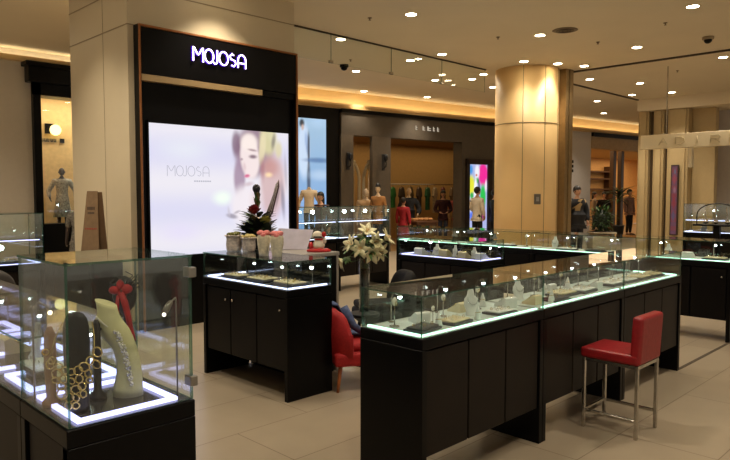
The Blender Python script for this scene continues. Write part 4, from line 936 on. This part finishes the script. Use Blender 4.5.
def figure(name, label, cat, loc, rz, H=1.72, skin=SKIN, top=None, bottom=None, hair=None, shoes=None, sleeves='long', stance=0.09, larm=(0.02, 0.0), rarm=(0.02, 0.0), jacket=None, skirt=None, headless=False, group=None, step=0.0, bag=None):
    """front faces local -y; arm = (outward swing, forward bend)"""
    k = H/1.75
    t = thing(name, label, cat, loc, rz, group)
    V = []; E = []; Rr = []
    def v(p, r): V.append((p[0]*k, p[1]*k, p[2]*k)); Rr.append((r[0]*k, r[1]*k) if hasattr(r, '__len__') else r*k); return len(V)-1
    pel = v((0, 0, 0.93), (0.145, 0.10)); wa = v((0, 0, 1.08), (0.125, 0.088)); ch = v((0, 0.005, 1.27), (0.155, 0.105)); sh_ = v((0, 0.01, 1.41), (0.105, 0.08)); nk = v((0, 0.005, 1.49), 0.055); hb = v((0, -0.005, 1.56), 0.055)
    E += [(pel, wa), (wa, ch), (ch, sh_), (sh_, nk), (nk, hb)]
    arms = {}
    for sx, (sw, fb) in ((-1, larm), (1, rarm)):
        a = v((sx*0.185, 0.01, 1.40), 0.058); el = v((sx*(0.225+sw), 0.02, 1.12), 0.043); wr = v((sx*(0.225+sw*1.4-fb*0.25), -0.03-fb*0.24, 0.88+fb*0.24), 0.028)
        d = (Vector(V[wr])-Vector(V[el])).normalized(); pm = v(tuple((Vector(V[wr])+d*0.07*k)/k), (0.036, 0.018))
        E += [(sh_, a), (a, el), (el, wr), (wr, pm)]; arms[sx] = (a, el, wr, pm, d)
    legs = {}
    for sx in (-1, 1):
        hp = v((sx*0.085, 0.0, 0.86), 0.088); kn = v((sx*stance, -0.015+sx*step*0.5, 0.48), 0.058); an = v((sx*stance*1.05, 0.02+sx*step, 0.085), 0.038); to = v((sx*(stance*1.05+0.02), -0.15+sx*step, 0.03), 0.032)
        E += [(pel, hp), (hp, kn), (kn, an), (an, to)]; legs[sx] = (hp, kn, an, to)
    me = skin_mesh(V, E, Rr, pel)
    b = bmesh.new(); b.from_mesh(me)
    mb = MB(); mb.bm.free(); mb.bm = b
    for sx in (-1, 1):       # five fingers on each hand
        a, el, wr, pm, d = arms[sx]; P = Vector(V[pm]); side = Vector((0, -1, 0)); side = (side - d*side.dot(d)).normalized(); inn = Vector((-sx, 0, 0))
        for i, ln in enumerate((0.072, 0.082, 0.076, 0.06)):
            o_ = P + side*(0.026-0.017*i)*k - d*0.008*k
            mb.tube([o_, o_+d*ln*0.55*k+inn*0.006*k, o_+d*ln*0.95*k+inn*0.022*k], [0.0095*k, 0.0085*k, 0.006*k], 0, 6)
        o_ = P - d*0.045*k + side*0.022*k
        mb.tube([o_, o_+(d*0.6+side*0.7+inn*0.3)*0.035*k, o_+(d*0.9+side*0.55+inn*0.4)*0.062*k], [0.011*k, 0.010*k, 0.007*k], 0, 6)
    if not headless:         # head with nose, ears, chin
        mb.ball((0, -0.012*k, 1.655*k), (0.075*k, 0.092*k, 0.108*k), 0, 18, 14); mb.ball((0, -0.045*k, 1.585*k), (0.045*k, 0.045*k, 0.04*k), 0, 10, 8)
        mb.ball((0, -0.105*k, 1.635*k), (0.013*k, 0.018*k, 0.022*k), 0, 8, 6)
        for sx in (-1, 1): mb.ball((sx*0.076*k, 0.0, 1.645*k), (0.012*k, 0.02*k, 0.03*k), 0, 8, 6)
    mb.build('body', skin, t, fix=False)
    if not headless and cat == 'person':
        m = MB()
        for sx in (-1, 1): m.ball((sx*0.03*k, -0.094*k, 1.662*k), (0.012*k, 0.007*k, 0.008*k), 0, 8, 6)
        m.build('eyes', HAIR, t)
        MB().ball((0, -0.089*k, 1.600*k), (0.022*k, 0.008*k, 0.006*k), 0, 8, 6).build('mouth', mat('lips', (150, 80, 72), 0.5), t)
    if hair:
        m = MB(); m.ball((0, 0.008*k, 1.682*k), (0.09*k, 0.108*k, 0.108*k), 0, 18, 14)
        if hair == 'long':
            m.loft([(0, 0.06*k, 1.40*k, 0.07*k, 0.03*k), (0, 0.06*k, 1.50*k, 0.09*k, 0.05*k), (0, 0.05*k, 1.62*k, 0.09*k, 0.06*k), (0, 0.04*k, 1.70*k, 0.08*k, 0.06*k)], n=14)
        bmesh.ops.delete(m.bm, geom=[f for f in m.bm.faces if f.calc_center_median().y < -0.05*k and f.calc_center_median().z < 1.69*k], context='FACES')
        m.build('hair', HAIR, t)
    def shell(idx, inflate, name_, m_, cut=None):
        ii = list(idx); mp = {o_: n_ for n_, o_ in enumerate(ii)}
        es = [(mp[a], mp[b_]) for a, b_ in E if a in mp and b_ in mp]
        rr = [tuple(q+inflate*k for q in (Rr[i] if hasattr(Rr[i], '__len__') else (Rr[i], Rr[i]))) for i in ii]
        me2 = skin_mesh([V[i] for i in ii], es, rr, ii.index(pel))
        if cut:
            bb_ = bmesh.new(); bb_.from_mesh(me2); bmesh.ops.delete(bb_, geom=[f for f in bb_.faces if cut(f.calc_center_median())], context='FACES'); bb_.to_mesh(me2); bb_.free()
        return mesh_ob(name_, me2, m_, t)
    hem = len(V); V.append((0, 0, 0.85*k)); Rr.append((0.15*k, 0.108*k)); E.append((pel, hem))
    col = len(V); V.append((0, 0.008*k, 1.47*k)); Rr.append((0.05*k, 0.05*k)); E.append((sh_, col))
    ti = [pel, wa, ch, sh_, hem, col]
    for sx in (-1, 1): ti += [arms[sx][0], arms[sx][1]] + ([arms[sx][2]] if sleeves == 'long' else [])
    bi = [pel, wa]
    for sx in (-1, 1): bi += [legs[sx][0], legs[sx][1], legs[sx][2]]
    if bottom: shell(bi, 0.012, 'trousers', bottom)
    if top: shell(ti, 0.022, 'shirt', top)
    if jacket: shell(ti, 0.045, 'jacket', jacket, cut=lambda c: c.y < -0.02*k and abs(c.x) < 0.055*k)
    if skirt:
        MB().loft([(0, 0, 0.42*k, 0.24*k, 0.18*k), (0, 0, 0.7*k, 0.20*k, 0.15*k), (0, 0, 0.98*k, 0.155*k, 0.115*k), (0, 0, 1.06*k, 0.145*k, 0.105*k)], n=18).build('skirt', skirt, t)
    if shoes:
        m = MB()
        for sx in (-1, 1):
            a_, o_ = Vector(V[legs[sx][2]]), Vector(V[legs[sx][3]]); m.loft([((a_.x+o_.x)/2, (a_.y+o_.y)/2-0.01, 0, 0.05*k, 0.14*k), ((a_.x+o_.x)/2, (a_.y+o_.y)/2-0.01, 0.03*k, 0.05*k, 0.14*k), ((a_.x+o_.x)/2, (a_.y+o_.y)/2+0.02, 0.075*k, 0.04*k, 0.09*k)], n=14)
        m.build('shoes', shoes, t)
    if bag:
        m = MB().box(0.20*k, 0.34*k, -0.16*k, 0.12*k, 0.72*k, 0.98*k, 0, 0.03); m.tube([(0.24*k, -0.1*k, 0.97*k), (0.19*k, -0.02, 1.38*k), (0.25*k, 0.08*k, 0.97*k)], 0.012, 0, 6); m.build('shoulder_bag', bag, t)
    return t
NAVY = mat('dark_navy_cloth', (30, 32, 38), 0.8); JEANS = mat('jeans', (62, 70, 92), 0.85); BLKCL = mat('black_cloth', (20, 19, 20), 0.8); WHTCL = mat('white_cloth', (226, 216, 196), 0.8); SHOE = mat('dark_shoe', (30, 26, 24), 0.5)
CAMTURN = R(-45)
figure('person', 'person in a dark open jacket over a pale shirt by the round column', 'person', (*W2(15.4, 5.02), 0), CAMTURN+R(18), 1.74, top=mat('khaki_shirt', (176, 150, 104), 0.8), bottom=mat('dark_jeans', (34, 36, 46), 0.8), hair='short', shoes=SHOE, jacket=NAVY, rarm=(0.05, 0.25), larm=(0.04, 0.05))
figure('person', 'person in a white shirt and black trousers before the colourful poster', 'person', (*W2(19.0, 3.28), 0), R(80), 1.75, top=WHTCL, bottom=BLKCL, hair='short', shoes=SHOE, rarm=(0.02, 0.6), larm=(0.02, 0.2), step=0.06)
figure('person', 'dark dressed person partly hidden behind the round column', 'person', (*W2(19.0, 3.79), 0), R(60), 1.68, top=BLKCL, bottom=BLKCL, hair='short', shoes=SHOE)
figure('person', 'person in a maroon top and jeans inside the clothing shop', 'person', (*W2(20.5, 2.46), 0), CAMTURN, 1.66, top=mat('maroon_cloth', (58, 22, 30), 0.8), bottom=JEANS, hair='long', shoes=SHOE, rarm=(0.05, 0.7), larm=(0.05, 0.7))
figure('person', 'person in a bright red coat near the wide grey pier', 'person', (*W2(18.3, 1.08), 0), R(100), 1.45, top=mat('scarlet_cloth', (168, 34, 46), 0.8), bottom=BLKCL, hair='short', shoes=SHOE, skirt=mat('scarlet_cloth', (168, 34, 46)))
figure('person', 'dark haired person before the blue lightbox beside a mannequin', 'person', (*W2(14.9, -1.02), 0), CAMTURN-R(20), 1.60, top=mat('brown_cloth', (70, 44, 34), 0.8), bottom=BLKCL, hair='long', shoes=SHOE)
figure('person', 'dark figure with folded arms in the bright far shop', 'person', (*W2(24.5, 9.0), 0), CAMTURN, 1.62, top=BLKCL, bottom=BLKCL, hair='short', shoes=SHOE, rarm=(0.05, 0.8), larm=(0.05, 0.8))
figure('person', 'person in a mauve top and black trousers in the bright far shop', 'person', (*W2(24.6, 10.0), 0), CAMTURN+R(30), 1.72, top=mat('mauve_cloth', (150, 120, 110), 0.8), bottom=BLKCL, hair='short', shoes=SHOE)
figure('person', 'person in a pale grey top bending by the far shop shelves', 'person', (*W2(26.4, 9.3), 0), R(20), 1.62, top=mat('grey_cloth', (150, 136, 118), 0.8), bottom=JEANS, hair='long', shoes=SHOE)
figure('person', 'person in black at the right edge of the far shop', 'person', (*W2(24.8, 10.75), 0), CAMTURN-R(30), 1.78, top=NAVY, bottom=NAVY, hair='short', shoes=SHOE)
# mannequins
figure('mannequin', 'headless mannequin in a white shirt before the blue lightbox', 'mannequin', (*W2(14.9, -1.28), 0.55), CAMTURN, 1.34, skin=MANNEQ, top=mat('cream_shirt', (232, 210, 180), 0.8), bottom=BLKCL, headless=True, larm=(0.06, 0.0), rarm=(0.06, 0.0), sleeves='short')
x, y = W2(14.9, -1.28); o = MB().box(-0.3, 0.3, -0.3, 0.3, 0, 0.55, 0, 0.006).build('display_plinth', BLACK, None, (x, y, 0), CAMTURN); tag(o, 'black display plinth under the headless white shirted mannequin', 'plinth')
figure('mannequin', 'pale bare mannequin beside the white arched frames', 'mannequin', (*W2(16.9, 0.02), 0), CAMTURN+R(10), 1.70, skin=MANNEQ, top=mat('sand_dress', (196, 160, 116), 0.8), skirt=mat('sand_dress', (196, 160, 116)), sleeves='short')
figure('mannequin', 'mannequin in a yellow top and jeans beside the wide pier', 'mannequin', (*W2(16.5, 0.33), 0), CAMTURN-R(15), 1.82, skin=MANNEQ, top=mat('ochre_top', (156, 106, 54), 0.8), bottom=JEANS, hair='short', sleeves='short', bag=BLKCL).scale = (0.76, 0.85, 1.0)
figure('mannequin', 'mannequin in a dark coat right of the wide grey pier', 'mannequin', (*W2(19.3, 1.3), 0), CAMTURN, 1.74, skin=MANNEQ, top=BLKCL, bottom=BLKCL, jacket=NAVY, rarm=(0.1, 0.4), larm=(0.06, 0.1))
figure('mannequin', 'mannequin in a pink top and pale skirt near the dark grey wall', 'mannequin', (*W2(21.0, 2.95), 0), CAMTURN, 1.62, skin=MANNEQ, top=mat('coral_top', (190, 92, 84), 0.8), skirt=mat('mink_skirt', (140, 112, 84), 0.8), sleeves='short')
STRIPE = mat('striped_cloth', (190, 184, 172), 0.8, noise=0.5, scale=30)
fx = lambda x, y: (x, LW+y, 0.8)
figure('mannequin', 'mannequin in a pale striped blouse in the black framed window', 'mannequin', fx(5.02, 0.85), R(-15), 1.30, skin=mat('dark_mannequin', (60, 46, 40), 0.5), top=STRIPE, skirt=STRIPE, larm=(0.12, 0.3), rarm=(0.12, 0.3))
figure('mannequin', 'mannequin in a grey patterned dress before the window display', 'mannequin', (4.62, 11.9, 0), CAMTURN, 1.50, skin=mat('dark_mannequin', (60, 46, 40)), top=mat('pattern_grey', (120, 116, 108), 0.8, noise=0.6, scale=40), skirt=mat('pattern_grey', (120, 116, 108)), sleeves='short', hair='long')
# plinth-like stool of bright parcels next to that mannequin
# ------------------------------------------------------------------ clothing shop furniture
fm = [(-0.30, 'left-hand white arched frame at the clothing shop entrance'), (0.10, 'right-hand white arched frame at the clothing shop entrance')]
IV = mat('ivory_paint', (236, 222, 190), 0.6)
for r_, lab in fm:
    t = thing('shop_arch', lab, 'frame', (*W2(17.75, r_), 0), CAMTURN, 'arched frames')
    m = MB(); m.tube([(-0.14, 0, 0), (-0.14, 0, 1.95)] + [(-0.14*math.cos(R(a)), 0, 1.95+0.36*math.sin(R(a))*(1+0.25*math.sin(R(a))**6)) for a in range(15, 180, 15)] + [(0.14, 0, 1.95), (0.14, 0, 0)], 0.045, 0, 8); m.build('frame', IV, t)
    m = MB().ball((0, 0, 2.45), 0.05, 0, 8, 6).tube([(0, 0, 2.2), (0, 0, 2.42)], 0.02, 0, 6); m.build('finial', IV, t)
    MB().box(-0.16, 0.155, -0.12, 0.12, 0.0, 0.05).build('foot', IV, t); MB().tube([(0, 0, 0.04), (0, 0, 1.4), (0, 0, 2.28)], 0.012, 0, 6).build('mullion', IV, t)
def garment(label, loc, rz, colr, nm, ln=0.75):
    t = thing('hanging_garment', label, 'garment', loc, rz, 'garments on the shop rail')
    pts = [(-0.10, 0), (-0.22, -0.07), (-0.33, -0.30), (-0.25, -0.35), (-0.19, -0.22), (-0.20, -ln), (0.20, -ln), (0.19, -0.22), (0.25, -0.35), (0.33, -0.30), (0.22, -0.07), (0.10, 0), (0.0, -0.05)]
    m = MB().prism(pts, -0.04, 0.04); m.build('cloth', mat(nm, colr, 0.8, noise=0.3, scale=20), t)
    MB().tube([(-0.2, 0, -0.06), (0, 0, 0.04), (0.2, 0, -0.06)], 0.01, 0, 5).tube([(0, 0, 0.04), (0, 0, 0.09), (0.02, 0, 0.11)], 0.006, 0, 5).build('hanger', CHROME, t)
rk = thing('clothes_rail', 'steel clothes rail full of garments at the back of the clothing shop', 'clothes rail', (*fac(3.5, 3.3), 0), FA)
MB().tube([(0, 0, 1.9), (3.4, 0, 1.9)], 0.02, 0, 8).build('rail', CHROME, rk)
for x in (0.0, 3.4):
    u_ = MB().tube([(x, 0, 0), (x, 0, 1.9)], 0.02, 0, 8).build('upright', CHROME, rk); MB().box(x-0.04, x+0.04, -0.25, 0.25, 0, 0.03).build('foot', CHROME, u_)
for i, (s_, cl, nm, lb) in enumerate(((1.15, (40, 120, 50), 'g_green', 'green shirt hanging nearest the wide grey pier'), (1.55, (60, 46, 34), 'g_brown', 'dark brown garment hanging next to the green shirt'), (1.95, (96, 76, 44), 'g_olive', 'olive jacket hanging on the shop rail'), (2.35, (70, 52, 40), 'g_umber', 'umber coat hanging on the shop rail'),
                                      (2.75, (30, 92, 54), 'g_emerald', 'emerald green top hanging in the middle of the shop rail'), (3.1, (170, 150, 120), 'g_print', 'cream printed blouse hanging beside the emerald top'), (3.5, (110, 40, 40), 'g_wine', 'wine red blouse hanging on the shop rail'), (3.95, (120, 96, 66), 'g_taupe', 'taupe dress at the far end of the shop rail'))):
    garment(lb, (*fac(s_+2.5, 3.3), 1.80), FA+R(35), cl, nm, 0.7+0.1*(i % 3))
tbx = thing('display_table', 'brown wooden display table with peach goods inside the clothing shop', 'table', (*W2(18.8, 1.62), 0), FA)
WT = mat('table_brown', (92, 58, 34), 0.5, noise=0.2)
MB().box(-0.42, 0.42, -0.3, 0.3, 0.74, 0.80, 0, 0.01).build('top', WT, tbx); MB().box(-0.38, 0.38, -0.26, 0.26, 0.55, 0.739).build('apron', WT, tbx)
for sx in (-1, 1):
    for sy in (-1, 1): MB().box(sx*0.36-0.03, sx*0.36+0.03, sy*0.24-0.03, sy*0.24+0.03, 0, 0.549).build('leg', WT, tbx)
for i, x in enumerate((-0.28, -0.09, 0.10, 0.29)):
    q = Matrix.Rotation(FA, 4, 'Z') @ Vector((x, 0, 0)); p = W2(18.8, 1.62)
    o = MB().box(-0.08, 0.08, -0.12, 0.12, 0, 0.08, 0, 0.025).build('folded_cloth', mat('peach_cloth', (206, 150, 96), 0.8), None, (p[0]+q.x, p[1]+q.y, 0.80), FA)
    tag(o, 'folded peach cloth on the brown display table, %s from the pier' % ORD[i], 'folded cloth', 'peach cloths on the table')
# pier lanterns
for s_, lab in ((-0.62, 'dark scroll wall bracket on the grey pier by the blue lightbox'), (0.51, 'dark scroll wall bracket on the wide grey pier')):
    x, y = fac(s_, -0.13 if s_ > 0 else -0.09); t = thing('wall_bracket', lab, 'wall lamp', (x, y, 2.42), FA, 'brackets on the piers')
    MB().box(-0.05, 0.05, -0.02, 0.0, -0.22, 0.22, 0, 0.008).build('back_plate', BUSTBLK, t)
    MB().tube([(0, -0.02, -0.15), (0, -0.12, -0.12), (0, -0.14, 0.0), (0, -0.08, 0.06), (0.03, -0.06, 0.0)], 0.014, 0, 6).ball((0, -0.12, 0.12), (0.06, 0.06, 0.1), 0, 10, 8).build('scroll', BUSTBLK, t)

# ------------------------------------------------------------------ planter bush and palm
def leafy(mb, c, rad, n, ln, wd):
    for i in range(n):
        d = Vector((random.gauss(0, 1), random.gauss(0, 1), random.gauss(0, 1))).normalized(); p = Vector(c) + Vector((d.x*rad[0], d.y*rad[1], d.z*rad[2]))*random.uniform(0.55, 1.0)
        mb.petal(p, d+Vector((random.uniform(-.5, .5), random.uniform(-.5, .5), 0.2)), ln*random.uniform(.7, 1.2), wd, 0.3, random.choice((0, 1)))
random.seed(9)
pl = thing('potted_bush', 'round dark green bush in a pale box planter before the far shop', 'plant', (*W2(18.5, 6.75), 0), CAMTURN)
MB().box(-0.34, 0.34, -0.25, 0.25, 0, 0.5, 0, 0.015).build('planter', mat('planter_grey', (170, 158, 134), 0.6), pl)
MB().box(-0.30, 0.30, -0.21, 0.21, 0.5, 0.515).build('soil', mat('soil', (40, 30, 22), 0.9), pl)
m = MB(); leafy(m, (0, 0, 0.85), (0.36, 0.3, 0.36), 420, 0.11, 0.05); m.ball((0, 0, 0.84), (0.26, 0.2, 0.28), 0, 12, 8); m.build('foliage', [DKGREEN, GREEN], pl, fix=False)
pp_ = thing('potted_palm', 'tall spiky palm in a pot inside the bright far shop', 'plant', (*W2(23.2, 9.05), 0))
MB().lathe([(0.16, 0), (0.2, 0.4), (0.22, 0.45), (0.18, 0.44)], n=18).build('pot', BUSTBLK, pp_)
MB().tube([(0, 0, 0.4), (0.02, 0, 1.1), (0, 0.02, 1.6)], [0.05, 0.04, 0.03], 0, 8).build('trunk', mat('trunk_brown', (70, 52, 36), 0.8), pp_)
m = MB()
for i in range(46):
    a = i*2.4; e = 0.1+1.0*((i*37) % 46)/46; m.petal((0, 0, 1.55+random.uniform(-.3, .1)), (math.cos(a), math.sin(a), e), random.uniform(0.55, 0.8), 0.07, 0.45, i % 2)
m.build('fronds', [DKGREEN, GREEN], pp_, fix=False)

# ------------------------------------------------------------------ ceiling fittings and light
DLP = [(7.28, 6.33), (9.73, 5.65), (9.75, 7.71), (7.60, 8.18), (9.80, 10.07), (11.84, 11.88), (11.86, 9.57), (13.78, 11.40), (9.76, 8.5), (12.35, 8.89), (12.02, 8.35), (13.64, 9.19), (11.42, 6.98), (12.10, 6.62), (12.69, 6.35), (14.26, 6.99), (11.75, 4.89), (9.75, 3.29), (13.77, 4.07), (15.61, 6.40), (17.78, 8.49), (17.6, 6.39),
       (3.71, 8.92), (5.4, 4.6), (5.4, 1.2), (3.3, 2.9), (7.6, 1.2), (7.5, 4.0), (1.2, 5.0), (3.3, 0.0), (1.2, 0.6), (1.4, 8.6), (2.25, 7.7), (5.6, 10.6), (2.4, 11.4), (0.6, 10.6), (4.45, 6.58), (2.4, 6.3), (-1.2, 3.0), (10.5, 1.0), (14.0, 1.0), (17.3, 7.3), (17.2, 4.6), (22.0, 5.3), (24.0, 3.2), (20.6, 9.6), (21.2, 4.0)]  # closing entries and those by the left wall are added to brighten dim walls
rows = {}
for p in DLP: rows.setdefault(min((1.2, 3.3, 5.4, 7.5, 9.75, 11.85, 13.9, 15.7, 17.7, -1.2), key=lambda q: abs(q-p[0])), []).append(p)
rk_ = sorted(rows); ORD2 = ORD + ['eighth', 'ninth', 'tenth']
proto = None
for ri, rx in enumerate(rk_):
    for ci, p in enumerate(sorted(rows[rx], key=lambda q: q[1])):
        lab = 'recessed warm ceiling downlight, %s from the passage side in the %s row back' % (ORD2[ci], ORD2[ri])
        if proto is None:
            proto = thing('downlight', lab, 'ceiling light', (p[0], p[1], HC), 0, 'recessed ceiling downlights')
            MB().lathe([(0.08, 0.0), (0.105, -0.002), (0.10, -0.012), (0.078, -0.008)], n=22, cap=False).build('trim_ring', mat('trim_white', (220, 205, 170), 0.5), proto)
            MB().lathe([(0.079, -0.009), (0.079, -0.004)], n=20).build('lens', DL, proto)
        else: dup(proto, (p[0], p[1], HC), 0, lab, 'recessed ceiling downlights')
        L = bpy.data.lights.new('downlight_beam', 'SPOT'); L.energy = 175*{(11.42, 6.98): 0.25, (12.10, 6.62): 0.25, (12.69, 6.35): 0.3, (12.02, 8.35): 0.3, (11.84, 11.88): 0.5, (4.45, 6.58): 1.15}.get(p, 1); L.color = (1.0, 0.87, 0.69); L.spot_size = R(105); L.spot_blend = 0.8; L.shadow_soft_size = 0.06
        o = bpy.data.objects.new('downlight_beam', L); COL.objects.link(o); o.location = (p[0], p[1], HC-0.03)
def area(name, loc, sx, sy, e, col, rot=(0, 0, 0)):
    L = bpy.data.lights.new(name, 'AREA'); L.shape = 'RECTANGLE'; L.size = sx; L.size_y = sy; L.energy = e; L.color = col
    o = bpy.data.objects.new(name, L); COL.objects.link(o); o.location = loc; o.rotation_euler = rot
x, y = fac(3.7, 2.2); area('shop_ceiling_light', (x, y, 3.25), 7.5, 3.0, 42, (1, 0.72, 0.38), (0, 0, FA))
x, y = fac(15.5, 2.6); area('farshop_ceiling_light', (x, y, 3.25), 10, 3.8, 190, (1, 0.70, 0.38), (0, 0, FA))
area('window_light', (6.4, LW+0.9, 3.65), 3.6, 0.5, 62, (1, 0.88, 0.70))
# vent, dome camera, sprinklers
vt = thing('ceiling_vent', 'round dark ceiling vent beside a downlight', 'vent', (9.72, 5.2, HC))
MB().lathe([(0.19, 0.0), (0.2, -0.006), (0.17, -0.012)], n=24).build('frame', mat('vent_grey', (120, 104, 78), 0.6), vt)
for r_ in (0.05, 0.09, 0.13): MB().ring((0, 0, -0.013), r_, 0.008, 0, (0, 0, 1), 24, 6).build('vane', SEAM, vt)
dm = thing('dome_camera', 'dark dome camera on the ceiling near the corner of the picture', 'camera', (11.84, 3.74, HC))
MB().lathe([(0.09, 0), (0.09, -0.04), (0.07, -0.045)], n=20).build('mount', mat('cam_grey', (150, 132, 100), 0.5), dm); MB().ball((0, 0, -0.05), (0.065, 0.065, 0.06), 0, 14, 10).build('dome', BLACK, dm)
dm2 = thing('dome_camera', 'small black dome camera on the ceiling above the blue lightbox', 'camera', (9.15, 9.75, HC))
MB().lathe([(0.09, 0), (0.09, -0.05), (0.07, -0.055)], n=20).build('mount', BLACK, dm2); MB().ball((0, 0, -0.06), (0.07, 0.07, 0.06), 0, 14, 10).build('dome', BLACK, dm2)
for i, (x, y, lab) in enumerate(((10.886, 5.203, 'small bronze sprinkler head between the vent and dome camera'), (9.36, 6.22, 'small bronze sprinkler head before the round column'), (7.0, 6.9, 'small bronze sprinkler head nearest the top edge'), (10.4, 3.9, 'small bronze sprinkler head beside the brightest corner downlight'), (14.6, 5.2, 'small bronze sprinkler head before the bulkhead'), (8.9, 9.3, 'small bronze sprinkler head behind the glass screen'))):
    t = thing('ceiling_sprinkler', lab, 'sprinkler', (x, y, HC), 0, 'ceiling sprinklers'); t.scale = (0.65, 0.65, 0.65)
    MB().lathe([(0.05, 0), (0.05, -0.008), (0.015, -0.012), (0.012, -0.05)], n=14).build('base', mat('sprinkler_bronze', (110, 88, 60), 0.4, 0.5), t); MB().lathe([(0.03, -0.05), (0.03, -0.056)], n=12).build('deflector', mat('sprinkler_bronze', (110, 88, 60)), t)
# hall ambience: the open mall behind the viewer
w = bpy.data.worlds.new('hall'); SC.world = w; w.use_nodes = True
bg = w.node_tree.nodes['Background']; bg.inputs[0].default_value = (1.0, 0.87, 0.70, 1); bg.inputs[1].default_value = 0.5

# ------------------------------------------------------------------ camera and view
cd = bpy.data.cameras.new('camera'); cam = bpy.data.objects.new('camera', cd); COL.objects.link(cam)
cd.sensor_width = 36; cd.lens = 36*650/730.0; cd.clip_start = 0.05; cd.clip_end = 100
cam.location = (0, 0, 1.6); cam.rotation_euler = (R(90)-math.atan(37/650.0), 0, R(-45))
SC.camera = cam
SC.view_settings.view_transform = 'Standard'; SC.view_settings.look = 'None'; SC.view_settings.gamma = 1; SC.view_settings.exposure = 0.1; SC.view_settings.use_curve_mapping = False
SC.cycles.transparent_max_bounces = 48; SC.cycles.max_bounces = 10; SC.cycles.diffuse_bounces = 4; SC.cycles.glossy_bounces = 5
SC.cycles.use_denoising = True; SC.cycles.sample_clamp_indirect = 4.0
SC.cycles.caustics_reflective = False; SC.cycles.caustics_refractive = False
